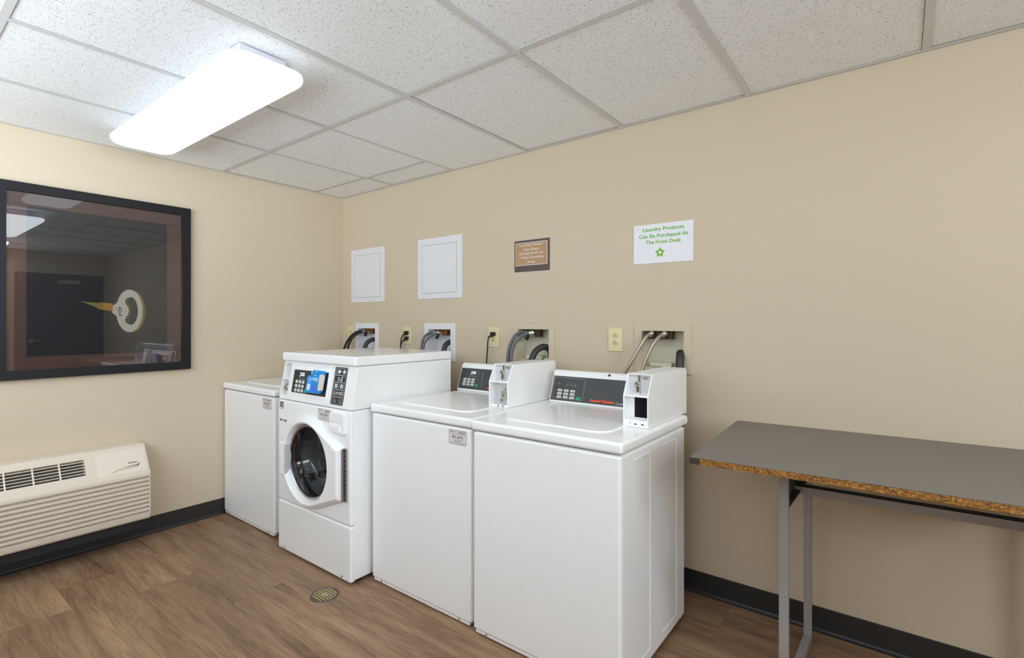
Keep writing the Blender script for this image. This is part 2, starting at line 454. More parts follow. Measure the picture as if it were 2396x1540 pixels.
structure('wall_back', wall_back_mesh(), 'wall')
b = bm_(); box(b, -0.12, 0.0, RY - 0.12, 0.16, 0.0, H + 0.1); structure('wall_left', b, 'wall')
VY0, VY1 = -2.95, -1.35                        # second made-up window, added as side fill, in the far wall beside the door
b = bm_(); box(b, RX, RX + 0.12, RY - 0.12, VY0, 0.0, H + 0.1); box(b, RX, RX + 0.12, VY1, 0.16, 0.0, H + 0.1); box(b, RX, RX + 0.12, VY0, VY1, 0.0, 1.2); box(b, RX, RX + 0.12, VY0, VY1, 2.1, H + 0.1)
structure('wall_right', b, 'wall')
b = bm_()
for q in range(3): yw = VY0 + (VY1 - VY0) * q / 2; box(b, RX + 0.04, RX + 0.09, max(yw - 0.025, VY0), min(yw + 0.025, VY1), 1.2, 2.1)
for zw in (1.2, 2.06): box(b, RX + 0.04, RX + 0.09, VY0, VY1, zw, zw + 0.04)
fill_win2 = structure('fill_window_2', b, 'housing')
b = bm_(); box(b, RX + 0.064, RX + 0.068, VY0, VY1, 1.2, 2.1); part('fill_window_pane', b, 'clear_pane', fill_win2)
pl = bpy.data.lights.new('fill_window_portal', 'AREA'); pl.shape = 'RECTANGLE'; pl.size = 0.9; pl.size_y = VY1 - VY0; pl.cycles.is_portal = True
po = bpy.data.objects.new('fill_window_portal', pl); COL.objects.link(po); po.location = (RX + 0.10, (VY0 + VY1) / 2, 1.65); po.rotation_euler = (0, PI / 2, 0)
WX0, WX1, WZ0, WZ1 = 0.5, 3.7, 1.20, 2.16      # invented opening behind the camera, lets in frontal fill light
b = bm_(); box(b, 0.0, RX, RY - 0.12, RY, 0.0, WZ0); box(b, 0.0, RX, RY - 0.12, RY, WZ1, H + 0.1); box(b, 0.0, WX0, RY - 0.12, RY, WZ0, WZ1); box(b, WX1, RX, RY - 0.12, RY, WZ0, WZ1)
structure('wall_front', b, 'wall')
b = bm_()
for q in range(5):
    xw = WX0 + (WX1 - WX0) * q / 4; box(b, max(xw - 0.025, WX0), min(xw + 0.025, WX1), RY - 0.09, RY - 0.04, WZ0, WZ1)
for zw in (WZ0, WZ1 - 0.04): box(b, WX0, WX1, RY - 0.09, RY - 0.04, zw, zw + 0.04)
fill_win = structure('fill_window_1', b, 'housing')
b = bm_(); box(b, WX0, WX1, RY - 0.068, RY - 0.064, WZ0, WZ1); part('fill_window_pane', b, 'clear_pane', fill_win)
pl = bpy.data.lights.new('fill_window_portal', 'AREA'); pl.shape = 'RECTANGLE'; pl.size = WX1 - WX0; pl.size_y = WZ1 - WZ0; pl.cycles.is_portal = True
po = bpy.data.objects.new('fill_window_portal', pl); COL.objects.link(po); po.location = ((WX0 + WX1) / 2, RY - 0.10, (WZ0 + WZ1) / 2); po.rotation_euler = (PI / 2, 0, 0)

# suspended ceiling: lay-in tiles over a T grid
GX = [0.638 + 0.6096 * k for k in range(10)]
GY = [-0.93, -2.135]
T = 0.0122
b = bm_()
xs = [0.0] + GX + [RX]; ys = [RY] + sorted(GY) + [0.0]
for i in range(len(xs) - 1):
    for j in range(len(ys) - 1):
        spans = [(ys[j], ys[j + 1])]
        if j == len(ys) - 2 and i < 2: spans = [(ys[j], -0.24), (-0.24, 0.0)]
        for y0, y1 in spans:
            lift = random.uniform(0.002, 0.006)
            g = 0.0014
            x0 = xs[i] + (T - 0.003 if xs[i] > 0 else 0.012); x1 = xs[i + 1] - (T + g if xs[i + 1] < RX else 0.012)
            ya = y0 + (T - 0.003 if y0 > RY else 0.012); yb = y1 - (T - 0.002 if y1 < 0 else 0.014)
            if y0 == -0.24: ya = y0 + 0.007
            if y1 == -0.24: yb = y1 - 0.008
            box(b, x0, x1, ya, yb, H + lift, H + lift + 0.016)
ceil = structure('ceiling', b, 'tile')
b = bm_(); box(b, 0, RX, RY, 0, H + 0.045, H + 0.06); o = part('plenum', b, 'void', ceil)
b = bm_()
for x in GX: box(b, x - T, x + T, RY, 0, H, H + 0.0012); box(b, x - 0.002, x + 0.002, RY, 0, H + 0.0012, H + 0.03)
for y in GY: box(b, 0, RX, y - T, y + T, H - 0.0004, H + 0.0014); box(b, 0, RX, y - 0.002, y + 0.002, H + 0.0014, H + 0.03)
box(b, 0, GX[1], -0.24 - 0.006, -0.24 + 0.006, H + 0.0002, H + 0.0012)
part('ceiling_grid', b, 'tee', ceil)
b = bm_(); box(b, 0.0, 0.022, RY, 0.0, H - 0.0006, H + 0.001); box(b, 0.0, 0.0012, RY, 0, H - 0.0006, H + 0.022); structure('trim_1', b, 'tee')
b = bm_(); box(b, 0.022, RX, -0.022, 0.0, H - 0.0006, H + 0.001); box(b, 0.022, RX, -0.0012, 0, H - 0.0006, H + 0.022); structure('trim_2', b, 'tee')

# cove base
def cove(name, a, d):
    # a: profile as (out, z) turned into a run
    prof = [(0.0, 0.0), (0.016, 0.0), (0.016, 0.002), (0.009, 0.006), (0.005, 0.014), (0.004, 0.10), (0.003, 0.102), (0.0, 0.102)]
    b = bm_(); prism(b, prof, a, d[0], d[1]); return structure(name, b, 'black_base')
M['black_base'] = mat('black_vinyl_base', srgb(46, 44, 43), 0.42)
cove('baseboard_left', lambda u, v, h: (u, h, v), (RY, 0.0))
cove('baseboard_back', lambda u, v, h: (h, -u, v), (0.016, RX))
cove('baseboard_front', lambda u, v, h: (h, RY + u, v), (0.016, RX))

# the door in the far wall, seen only in the picture glass
b = bm_(); box(b, RX - 0.012, RX, -1.06, -1.0, 0, 1.99); box(b, RX - 0.012, RX, -0.13, -0.07, 0, 1.99); box(b, RX - 0.012, RX, -1.0, -0.13, 1.93, 1.99)
fr = structure('trim_3', b, 'door_frame')
b = bm_(); rbox(b, RX - 0.045, RX - 0.001, -0.997, -0.133, 0.008, 1.927, 0.002, 1); d = structure('door_1', b, 'door_dark')
b = bm_(); rbox(b, RX - 0.095, RX - 0.045, -0.62, -0.36, 1.84, 1.90, 0.006); part('door_closer', b, 'steel', d, smooth=30)
b = bm_(); cyl(b, (RX - 0.045, -0.90, 1.02), (-1, 0, 0), 0.03, 0.012); rbox(b, RX - 0.10, RX - 0.08, -0.91, -0.79, 1.01, 1.03, 0.006); cyl(b, (RX - 0.057, -0.90, 1.02), (-1, 0, 0), 0.009, 0.035, 12); part('door_handle', b, 'steel', d, smooth=30)

# ------------------------------------------------------------------ ceiling lights
def light(cx, cy, label, lens='lens'):
    t = thing('ceiling_light', label, 'ceiling light', (cx, cy, H), 'wraparound ceiling lights')
    b = bm_(); rbox(b, cx - 0.63, cx + 0.63, cy - 0.088, cy + 0.088, H - 0.055, H - 0.0015, 0.004); part('housing', b, 'housing', t, smooth=30)
    b = bm_(); L, W = 0.695, 0.146
    rings = []
    prof = [(0.955, -0.057), (0.985, -0.060), (1.0, -0.068), (0.995, -0.074), (0.97, -0.083), (0.92, -0.091), (0.84, -0.096), (0.70, -0.099), (0.45, -0.100)]
    for s, z in prof:
        inset = (1 - s) * W
        pts = rr_pts(-L + inset, L - inset, -W + inset, W - inset, max(0.062 - inset * 0.6, 0.012), 8)
        # bowed ends
        rings.append([(cx + u + (0.014 * (1 - (v / W) ** 2) * (1 if u > 0 else -1) * max(0, (abs(u) - 0.4) / 0.275)), cy + v, H + z) for u, v in pts])
    loops(b, rings, cap1=True)
    part('lens', b, lens, t, smooth=60)
    b = bm_(); rbox(b, cx - L + 0.03, cx + L - 0.03, cy - W + 0.018, cy + W - 0.018, H - 0.063, H - 0.055, 0.003); part('reflector_tray', b, 'housing', t, smooth=30); return t
light(1.095, -1.505, 'lit white wraparound ceiling light over the front-loading washer')
light(3.33, -1.50, 'lit ceiling light reflected as a bright white wedge at the picture glass left edge', 'lens_bright')
light(5.45, -1.45, 'far ceiling light reflected faintest and lowest at the left edge of the picture glass', 'lens_brightest')

# ------------------------------------------------------------------ framed picture
PX = 0.034
pt = thing('framed_picture', 'large black-framed picture of an antique key hung on the left beige wall', 'picture', (0, -1.56, 0.985))
y0, y1, z0, z1 = -2.012, -1.127, 0.985, 2.0
def ring_frame(y0, y1, z0, z1, w, xa, xb):
    b = bm_(); f = left_face(0, 0, 0)
    out = [(y0, z0), (y1, z0), (y1, z1), (y0, z1)]; inn = [(y0 + w, z0 + w), (y1 - w, z0 + w), (y1 - w, z1 - w), (y0 + w, z1 - w)]
    loops(b, [[f.p(u, v, xa) for u, v in out], [f.p(u, v, xb - 0.002) for u, v in out], [f.p(u + (.002 if u < -1.5 else -.002), v + (.002 if v < 1.5 else -.002), xb) for u, v in out], [f.p(u, v, xb) for u, v in inn], [f.p(u, v, xa + 0.008) for u, v in inn]])
    return b
part('frame', ring_frame(y0, y1, z0, z1, 0.047, 0.001, PX), 'frame', pt)
f = left_face(0.001, 0, 0)
b = bm_(); f.rect(b, y0 + .012, y1 - .012, z0 + .012, z1 - .012, 0.0, 0.012); part('mat_board', b, 'mat_board', pt)
b = bm_(); f.rect(b, -1.888, -1.253, 1.10, 1.882, 0.012, 0.0128); pr = part('photo_print', b, 'print', pt)
f = left_face(0.0138, 0, 0)
KY, KZ = -1.445, 1.347
def ell(cy, cz, ry, rz, n=40, a0=0, a1=360): return [(cy + ry * math.cos(math.radians(a0 + (a1 - a0) * i / (n - 1 if a1 - a0 < 360 else n))), cz + rz * math.sin(math.radians(a0 + (a1 - a0) * i / (n - 1 if a1 - a0 < 360 else n)))) for i in range(n)]
b = bm_(); f.poly(b, ell(KY + 0.017, KZ - 0.003, 0.064, 0.122), 0, 0.0002); part('key_edge', b, 'key_olive', pr)
b = bm_(); f.poly(b, ell(KY + 0.011, KZ - 0.001, 0.064, 0.123), 0.0002, 0.0004); part('key_side', b, 'key_gold', pr)
bow = ell(KY, KZ, 0.064, 0.125)
b = bm_()
hole = [(KY - 0.004 + 0.03 * 0, KZ)]
# crescent opening: outer arc and a bulge from the stem side
hole = ell(KY + 0.004, KZ, 0.037, 0.083, 15, 80, -80) + [(KY - 0.004, KZ - 0.078), (KY - 0.018, KZ - 0.068), (KY - 0.022, KZ - 0.052), (KY - 0.016, KZ - 0.036), (KY - 0.006, KZ - 0.018), (KY - 0.003, KZ), (KY - 0.006, KZ + 0.018), (KY - 0.016, KZ + 0.036), (KY - 0.022, KZ + 0.052), (KY - 0.018, KZ + 0.068), (KY - 0.004, KZ + 0.078)]
f.poly(b, bow, 0.0004, 0.0006); f.poly(b, [(KY - 0.088, KZ + 0.022), (KY - 0.05, KZ + 0.055), (KY - 0.05, KZ - 0.045), (KY - 0.082, KZ - 0.012)], 0.0003, 0.00055)
part('key_bow', b, 'key_cream', pr)
b = bm_(); f.poly(b, hole, 0.0006, 0.0008); part('key_opening', b, 'print', pr)
b = bm_(); f.poly(b, [(KY - .022, KZ + .060), (KY - .016, KZ + .036), (KY - .006, KZ + .018), (KY - .003, KZ), (KY - .006, KZ - .018), (KY - .016, KZ - .036), (KY - .022, KZ - .055), (KY - .004, KZ - .078), (KY - .006, KZ - .06), (KY + .001, KZ - .03), (KY + .007, KZ), (KY + .003, KZ + .03), (KY - .006, KZ + .05), (KY - .006, KZ + .07)], 0.0008, 0.001); part('key_inner_edge', b, 'key_olive', pr)
b = bm_(); f.poly(b, [(-1.575, 1.352), (-1.527, 1.345), (-1.524, 1.372), (-1.528, 1.388), (-1.572, 1.392)], 0, 0.0006); part('key_collar', b, 'key_amber', pr)
b = bm_(); f.poly(b, [(-1.592, 1.354), (-1.575, 1.352), (-1.572, 1.392), (-1.590, 1.394)], 0, 0.0004); f.poly(b, [(-1.668, 1.396), (-1.592, 1.360), (-1.590, 1.388)], 0, 0.0004); part('key_shaft', b, 'key_gold', pr)
b = bm_(); ft = Face((0.0148, KY - 0.046, KZ - 0.004), (0, 0, -1), (0, 1, 0)); ft.text(b, 'AD-9', 0, 0, height=0.018, h=0.0, bold=0.02); part('key_lettering', b, 'ink', pr)
b = bm_(); box(b, 0.0175, 0.0195, y0 + .02, y1 - .02, z0 + .02, z1 - .02); part('glass', b, 'pane', pt)

# ------------------------------------------------------------------ wall air conditioner
ac = thing('air_conditioner', 'almond through-wall air conditioner with ribbed front under the black-framed picture', 'air conditioner', (0, -1.93, 0.15))
AY0, AY1 = -2.47, -1.398
prof = [(0.002, 0.16), (0.195, 0.158), (0.212, 0.168), (0.218, 0.20), (0.216, 0.425), (0.122, 0.566), (0.108, 0.577), (0.002, 0.577)]
b = bm_(); prism(b, prof, lambda u, v, h: (u, h, v), AY0, AY1, 0.020, 4); body = part('cabinet', b, 'ac', ac, smooth=40)
# slanted top face frame
sl = Face((0.216, 0, 0.425), (0, 1, 0), (0.122 - 0.216, 0, 0.566 - 0.425))
SLH = math.hypot(0.094, 0.141)
cutters = []
c = bm_(); sl.rrect(c, -2.24, -1.683, 0.052, 0.142, 0.006, -0.035, 0.02); cutters.append(c)
# ribbed front: grooves
for i in range(9):
    zc = 0.402 - i * 0.0242
    c = bm_(); prism(c, [(0.197, zc - 0.0050), (0.208, zc - 0.0062), (0.23, zc - 0.0095), (0.23, zc + 0.0070), (0.2165, zc + 0.0052), (0.197, zc + 0.0040)], lambda u, v, h: (u, h, v), AY0 - 0.05, AY1 - 0.010); cutters.append(c)
cut(body, cutters)
b = bm_(); sl.rect(b, -2.239, -1.684, 0.053, 0.141, -0.0345, -0.033); part('grille_recess', b, 'ac_dark', ac)
b = bm_()
for i in range(5): sl.rect(b, -2.24, -1.683, 0.064 + i * 0.0165, 0.067 + i * 0.0165, -0.012, -0.002)
for yy in (-2.19, -2.09, -1.99, -1.887, -1.785): sl.rect(b, yy - 0.003, yy + 0.003, 0.052, 0.142, -0.014, -0.0005)
part('top_grille', b, 'ac_panel', ac)
b = bm_(); sl.rrect(b, -1.636, -1.412, 0.018, 0.158, 0.004, -0.002, 0.0014, 0.001); dp = part('control_door', b, 'ac_panel', ac)
b = bm_(); sl.poly(b, [(-1.585, 0.022), (-1.575, 0.036), (-1.555, 0.048), (-1.53, 0.053), (-1.45, 0.055), (-1.443, 0.072), (-1.452, 0.046), (-1.54, 0.044), (-1.565, 0.036)], 0.0012, 0.002); part('door_handle', b, 'ac_hollow', dp)
b = bm_(); sl.poly(b, [(-1.450, 0.056), (-1.443, 0.074), (-1.455, 0.060), (-1.53, 0.058)], 0.002, 0.0026); part('handle_shadow_gap', b, 'ink', dp)
b = bm_(); sl.text(b, 'Amana', -1.475, 0.078, width=0.042, height=0.010, h=0.0022, bold=0.02, shear=0.35); part('brand_lettering', b, 'ink', dp)
b = bm_(); rbox(b, 0.005, 0.185, AY0 + 0.03, AY1 - 0.02, 0.108, 0.168, 0.004); part('wall_sleeve', b, 'sleeve', ac, smooth=30)

# ------------------------------------------------------------------ top-loading washers
def sticker(parent, fr, u0, u1, v0, v1, number):
    b = bm_(); fr.rrect(b, u0, u1, v0, v1, 0.004, 0, 0.0005); s = part('number_sticker', b, 'sticker', parent, label='small white sticker with black serial number')
    w, h = u1 - u0, v1 - v0; cu = (u0 + u1) / 2
    b = bm_(); fr.text(b, number, cu, v0 + h * 0.50, width=w * 0.66, height=h * 0.21, h=0.0009, bold=0.012); fr.text(b, 'CSC', u0 + w * 0.17, v1 - h * 0.14, width=w * 0.21, height=h * 0.11, h=0.0009, bold=0.01)
    fr.circ(b, u0 + w * 0.33, v1 - h * 0.14, h * 0.035, 0.0005, 0.0009, 8)
    part('sticker_lettering', b, 'ink', s)
    b = bm_(); fr.border(b, u0, u1, v0, v1, 0.0016, 0.004, 0.0003, 0.0008)
    for k in range(9): fr.rect(b, u1 - w * 0.47 + k * w * 0.045, u1 - w * 0.47 + k * w * 0.045 + w * 0.028, v1 - h * 0.22, v1 - h * 0.10, 0.0005, 0.0008)
    fr.rect(b, u0 + w * .18, u1 - w * .18, v1 - h * .315, v1 - h * .295, 0.0005, 0.0008)
    fr.rect(b, u0 + w * .18, u1 - w * .18, v0 + h * .335, v0 + h * .35, 0.0005, 0.0008)
    fr.rect(b, u0 + w * .30, u1 - w * .30, v0 + h * .225, v0 + h * .265, 0.0005, 0.0008)
    fr.rect(b, u0 + w * .10, u1 - w * .10, v0 + h * .10, v0 + h * .125, 0.0005, 0.0008)
    part('sticker_border', b, 'ink_soft', s)

def feet(parent, x0, x1, y0, y1, z):
    for x in (x0 + 0.04, x1 - 0.04):
        for y in (y0 + 0.05, y1 - 0.05):
            b = bm_(); cyl(b, (x, y, 0.0), 'z', 0.02, z + 0.004, 16); part('foot', b, 'black', parent, smooth=40)

def washer(x0, yf, label, mx0, mx1, my, style, number=None, console=True):
    """x0 left side, yf front; coin meter from mx0 to mx1, its face at my"""
    x1, yr = x0 + 0.658, yf + 0.63
    t = thing('top_load_washer', label, 'washing machine', ((x0 + x1) / 2, (yf + yr) / 2, 0), 'white coin-operated top-load washers')
    b = bm_(); rbox(b, x0, x1, yf, yr, 0.022, 0.832, 0.011, 4)
    body = part('cabinet', b, 'white', t, smooth=40)
    # lower toe strip
    b = bm_(); rbox(b, x0 + 0.012, x1 - 0.012, yf + 0.004, yf + 0.03, 0.010, 0.03, 0.002); s = part('toe_strip', b, 'white_plastic', t, smooth=30)
    for u in (x0 + 0.07, x1 - 0.07): b = bm_(); cyl(b, (u, yf + 0.0045, 0.019), (0, -1, 0), 0.004, 0.004, 10); part('screw', b, 'steel', s)
    # pressed ribs on the side
    b = bm_(); fr = Face((x1, 0, 0), (0, 1, 0), (0, 0, 1))
    for ya, yb in ((yf + 0.252, yf + 0.105), (yf + 0.529, yf + 0.376)):
        fr.rect(b, ya - 0.004, ya, 0.068, 0.80, -0.001, 0.0022, 0.0009, 1); fr.rect(b, yb, ya, 0.797, 0.80, -0.001, 0.0018, 0.0008, 1); fr.rect(b, yb, ya, 0.068, 0.071, -0.001, 0.0018, 0.0008, 1)
    fr.rect(b, yf + 0.014, yf + 0.016, 0.03, 0.825, -0.001, 0.0012)
    part('side_ribs', b, 'white', body)
    # lid cap
    b = bm_(); rbox(b, x0 - 0.009, x1 + 0.008, yf - 0.006, yr + 0.02, 0.838, 0.878, 0.012, 4); cap = part('top_cover', b, 'white_lid', t, smooth=40)
    b = bm_(); fr = Face((0, 0, 0.878), (1, 0, 0), (0, 1, 0))
    fr.rrect(b, x0 + 0.07, x0 + 0.555, yf + 0.095, yf + 0.555, 0.06, -0.002, 0.0045, 0.003, 8); part('lid', b, 'white_lid', t, smooth=50)
    if number: sticker(t, front_face(0, yf, 0), *number)
    if console:
        cb = my + 0.325                                             # front foot of the console
        prof = [(cb, 0.8785), (cb - 0.002, 0.886), (cb + 0.042, 1.012), (cb + 0.043, 1.022), (cb + 0.052, 1.034), (cb + 0.066, 1.038), (cb + 0.105, 1.034), (cb + 0.115, 0.8785)]
        b = bm_(); prism(b, prof, lambda u, v, h: (h, u, v), x0 - 0.018 + 0.006, mx0 + 0.012, 0.003, 2); con = part('console', b, 'white', t, smooth=40)
        fc = Face((0, cb - 0.002, 0.886), (1, 0, 0), (0, 0.044, 0.126)); SL = math.hypot(0.044, 0.126)
        px0 = x0 - 0.006
        b = bm_(); fc.rect(b, px0, mx0 + 0.02, 0.006, SL - 0.004, -0.001, 0.0012); pan = part('control_panel', b, 'panel', con)
        keys = bm_(); marks = bm_()
        if style == 'framed':
            fc.border(marks, px0 + 0.007, px0 + 0.182, 0.015, SL - 0.011, 0.0016, 0.004, 0.0012, 0.0018)
            kx, kz, dx, dz, kw, kh = px0 + 0.048, 0.057, 0.0365, -0.0165, 0.026, 0.0115
            fc.circ(marks, px0 + 0.037, 0.098, 0.0016, 0.0012, 0.0018, 8); fc.rect(marks, px0 + 0.03, px0 + 0.046, 0.088, 0.0905, 0.0012, 0.0016)
            for q in (0.087, 0.108, 0.129): fc.circ(marks, px0 + q, 0.096, 0.0013, 0.0012, 0.0018, 8); fc.rect(marks, px0 + q - 0.006, px0 + q + 0.006, 0.083, 0.0855, 0.0012, 0.0016); fc.rect(marks, px0 + q - 0.004, px0 + q + 0.004, 0.0885, 0.0905, 0.0012, 0.0016)
            sh = -0.0
        else:
            fc.line(marks, px0 + 0.175, 0.028, px0 + 0.170, 0.112, 0.0022, 0.0012, 0.0018); fc.line(marks, px0 + 0.128, 0.118, px0 + 0.142, 0.099, 0.0016, 0.0012, 0.0018)
            kx, kz, dx, dz, kw, kh = px0 + 0.042, 0.063, 0.032, -0.0155, 0.0235, 0.0115
            for q in (0.078, 0.094, 0.110, 0.125): fc.rect(marks, px0 + q - 0.004, px0 + q + 0.004, 0.079, 0.082, 0.0012, 0.0016); fc.rect(marks, px0 + q - 0.0018, px0 + q + 0.0018, 0.084, 0.087, 0.0012, 0.0016)
            b = bm_(); fc.text(b, '250', px0 + 0.098, 0.104, width=0.038, height=0.016, h=0.0022, bold=0.01); fc.circ(b, px0 + 0.080, 0.092, 0.0016, 0.0012, 0.0018, 8); part('lit_display_digits', b, 'led', pan, label='glowing bluish white 250 digits')
        for i in range(3):
            for j in range(3):
                fc.rrect(keys, kx + dx * i - kw / 2, kx + dx * i + kw / 2, kz + dz * j - kh / 2, kz + dz * j + kh / 2, 0.002, 0.0012, 0.0022)
                fc.rect(marks, kx + dx * i - kw * .3, kx + dx * i + kw * .3, kz + dz * j - 0.0012, kz + dz * j + 0.0012, 0.0022, 0.0025)
                fc.rect(marks, px0 + 0.014, px0 + 0.026, kz + dz * j - 0.001, kz + dz * j + 0.001, 0.0012, 0.0016)
        part('keypad', keys, 'key', pan)
        part('panel_marking', marks, 'print_grey', pan)
        b = bm_(); fc.rrect(b, kx + dx * 3 - kw / 2, kx + dx * 3 + kw / 2, kz + dz * 2 - kh / 2 - 0.002, kz + dz * 2 + kh / 2, 0.002, 0.0012, 0.0024); part('start_key', b, 'green', pan, label='green start key')
        b = bm_(); fc.text(b, 'Speed Queen', px0 + 0.287, 0.0205, width=0.122, height=0.0155, h=0.0018, bold=0.05); part('brand_lettering', b, 'orange', pan, label='bold orange lettering')
        b = bm_(); fc.text(b, 'Commercial', px0 + 0.287 + 0.118, 0.0185, width=0.092, height=0.0115, h=0.0018); part('white_lettering', b, 'print_white', pan)
        if style == 'framed':
            b = bm_(); fc2 = Face((0, cb + 0.045, 1.024), (1, 0, 0), (0, 0.5, 0.86)); fc2.circ(b, px0 + 0.305, 0.003, 0.006, -0.003, 0.003, 14); part('console_screw', b, 'ink', con)
        # coin meter: open-fronted steel housing
        meter(t, mx0, mx1, my, yr + 0.065 if style == 'framed' else yr + 0.08, style == 'framed')
    feet(t, x0, x1, yf, yr, 0.02)
    return t

def meter(t, x0, x1, yf, yr, empty):
    zb, zk, zt, sl = 0.879, 0.998, 1.079, 0.042
    w = 0.0045
    side = [(yf, zb), (yf, zk), (yf + sl, zt), (yr - 0.012, zt), (yr, zt - 0.014), (yr, zb)]
    b = bm_(); fn = lambda u, v, h: (h, u, v)
    prism(b, side, fn, x0, x0 + w, 0.001, 1); prism(b, side, fn, x1 - w, x1, 0.001, 1)
    prism(b, [(yf + sl, zt - 0.004), (yf + sl, zt), (yr - 0.012, zt), (yr - 0.012, zt - 0.004)], fn, x0 + w * 0.8, x1 - w * 0.8, 0.0, 1)
    box(b, x0 + w, x1 - w, yr - 0.004, yr - 0.0005, zb, zt - 0.014)
    box(b, x0 + w, x1 - w, yf + 0.0005, yr - 0.0005, zb + 0.0002, zb + 0.003)
    box(b, x0 + w, x1 - w, yf + 0.001, yf + 0.058, zk - 0.004, zk + 0.004)      # shelf between the recesses
    m = part('coin_meter', b, 'white', t)
    fm = front_face(0, 0, 0)
    # upper plate with the coin slide
    yp = yf + 0.052
    b = bm_(); box(b, x0 + w, x1 - w, yp, yp + 0.004, zk + 0.004, zt - 0.004); up = part('coin_plate', b, 'grey_plate', m)
    f = front_face((x0 + x1) / 2, yp, zk)
    b = bm_(); f.poly(b, [(-0.011, 0.028), (-0.003, 0.032), (0.000, 0.074), (-0.010, 0.074), (-0.007, 0.046)], 0, 0.004); f.circ(b, -0.014, 0.042, 0.0085, 0, 0.009, 18); f.rrect(b, -0.017, -0.003, 0.004, 0.036, 0.004, 0, 0.007); part('coin_chute', b, 'chrome', up, label='chrome coin chute and lock', smooth=40)
    b = bm_(); f.line(b, -0.010, 0.008, -0.010, 0.031, 0.005, 0.007, 0.0078); f.line(b, -0.004, 0.048, -0.0065, 0.073, 0.0026, 0.004, 0.0048); f.circ(b, -0.014, 0.042, 0.003, 0.009, 0.0096, 10); part('coin_slot', b, 'ink', up)
    b = bm_(); f.poly(b, [(0.018 + 0.012 * math.cos(a * PI / 8), 0.064 + 0.0055 * math.sin(a * PI / 8)) for a in range(16)], 0, 0.0008); part('price_badge', b, 'steel', up)
    # lower recess
    yl = yf + 0.03
    if empty:
        hx0, hz0, hz1 = x0 + 0.034, zb + 0.033, zk - 0.008
        b = bm_()
        box(b, x0 + w, hx0, yl, yl + 0.003, zb + 0.003, zk - 0.004); box(b, hx0, x1 - w, yl, yl + 0.003, zb + 0.003, hz0); box(b, hx0, x1 - w, yl, yl + 0.003, hz1, zk - 0.004)
        part('vault_plate', b, 'white', m)
        b = bm_(); box(b, x0 + w, x1 - w, yl + 0.19, yl + 0.194, zb + 0.003, zk - 0.004); box(b, x0 + w, x0 + w + .002, yl + .003, yl + 0.19, zb + 0.003, zk - 0.004); box(b, x0 + w, x1 - w, yl + .003, yl + 0.19, zk - 0.006, zk - 0.004); box(b, x1 - w - .002, x1 - w, yl + .003, yl + 0.19, zb + 0.003, zk - 0.004); box(b, x0 + w, x1 - w, yl + .003, yl + .19, zb + .003, zb + .005)
        part('vault_cavity', b, 'dark_steel', m, label='empty dark coin vault opening')
        b = bm_(); box(b, x1 - w - 0.024, x1 - w - 0.004, yl + 0.03, yl + 0.15, hz0 + 0.016, hz0 + 0.018); box(b, x1 - w - 0.024 + 0.012, x1 - w - 0.010, yl + 0.03, yl + 0.15, hz0 - 0.006, hz0 + 0.016); part('vault_rail', b, 'steel', m)
    else:
        b = bm_(); box(b, x0 + w, x1 - w, yf + 0.045, yf + 0.048, zb + 0.003, zk - 0.004); part('vault_plate', b, 'grey_plate', m)
        fl = front_face((x0 + x1) / 2, yf + 0.045, zb)
        b = bm_(); fl.rect(b, 0.008, 0.048, 0.034, 0.086, 0, 0.012, 0.002); fl.rrect(b, 0.000, 0.034, 0.036, 0.074, 0.006, 0.012, 0.024, 0.002); lk = part('vault_lock', b, 'chrome', m, label='chrome vault lock', smooth=40)
        b = bm_(); fl.circ(b, 0.016, 0.054, 0.008, 0.024, 0.027, 16); part('lock_cylinder', b, 'steel', lk)
        b = bm_(); fl.rect(b, 0.0145, 0.0175, 0.048, 0.060, 0.027, 0.0275); part('keyhole', b, 'ink', lk)
        b = bm_(); fl.circ(b, -0.014, 0.026, 0.007, 0, 0.006, 16); part('bolt', b, 'steel', m)
    # bottom lip with two half-round holes
    b = bm_(); box(b, x0 + w, x1 - w, yf + 0.001, yf + 0.004, zb, zb + (0.028 if empty else 0.012)); part('bottom_lip', b, 'white', m)
    fl = front_face((x0 + x1) / 2, yf + 0.001, zb)
    b = bm_()
    for u in (0.0, 0.028): fl.poly(b, [(u + 0.0065 * math.cos(PI * i / 8), (0.010 if empty else 0.004) + 0.0045 * math.sin(PI * i / 8)) for i in range(9)], 0, 0.0005)
    if empty: fl.circ(b, -0.022, 0.015, 0.002, 0, 0.0005, 8)
    part('lip_holes', b, 'ink', m)
M['dark_steel'] = mat('dark_steel_cavity', srgb(150, 152, 160), 0.5)

washer(2.215, -0.885, 'nearest top-load washer with an unlit framed keypad and an empty coin vault', 2.757, 2.859, -0.620, 'framed')
washer(1.535, -0.872, 'middle top-load washer showing a lit 250 display beside a keyed coin vault', 2.042, 2.157, -0.578, 'plain', (2.066, 2.168, 0.759, 0.8205, '461-JNC'))
washer(0.014, -0.920, 'corner top-load washer half hidden behind the front-loading washer', 0.548, 0.655, -0.640, 'plain', (0.540, 0.641, 0.758, 0.821, '463-JNC'))

# ------------------------------------------------------------------ front-loading washer
FX0, FX1, FY, FR = 0.818, 1.502, -0.972, -0.285
fw = thing('front_load_washer', 'white front-loading washer with a round dark glass door and blue card reader', 'washing machine', ((FX0 + FX1) / 2, (FY + FR) / 2, 0))
b = bm_()
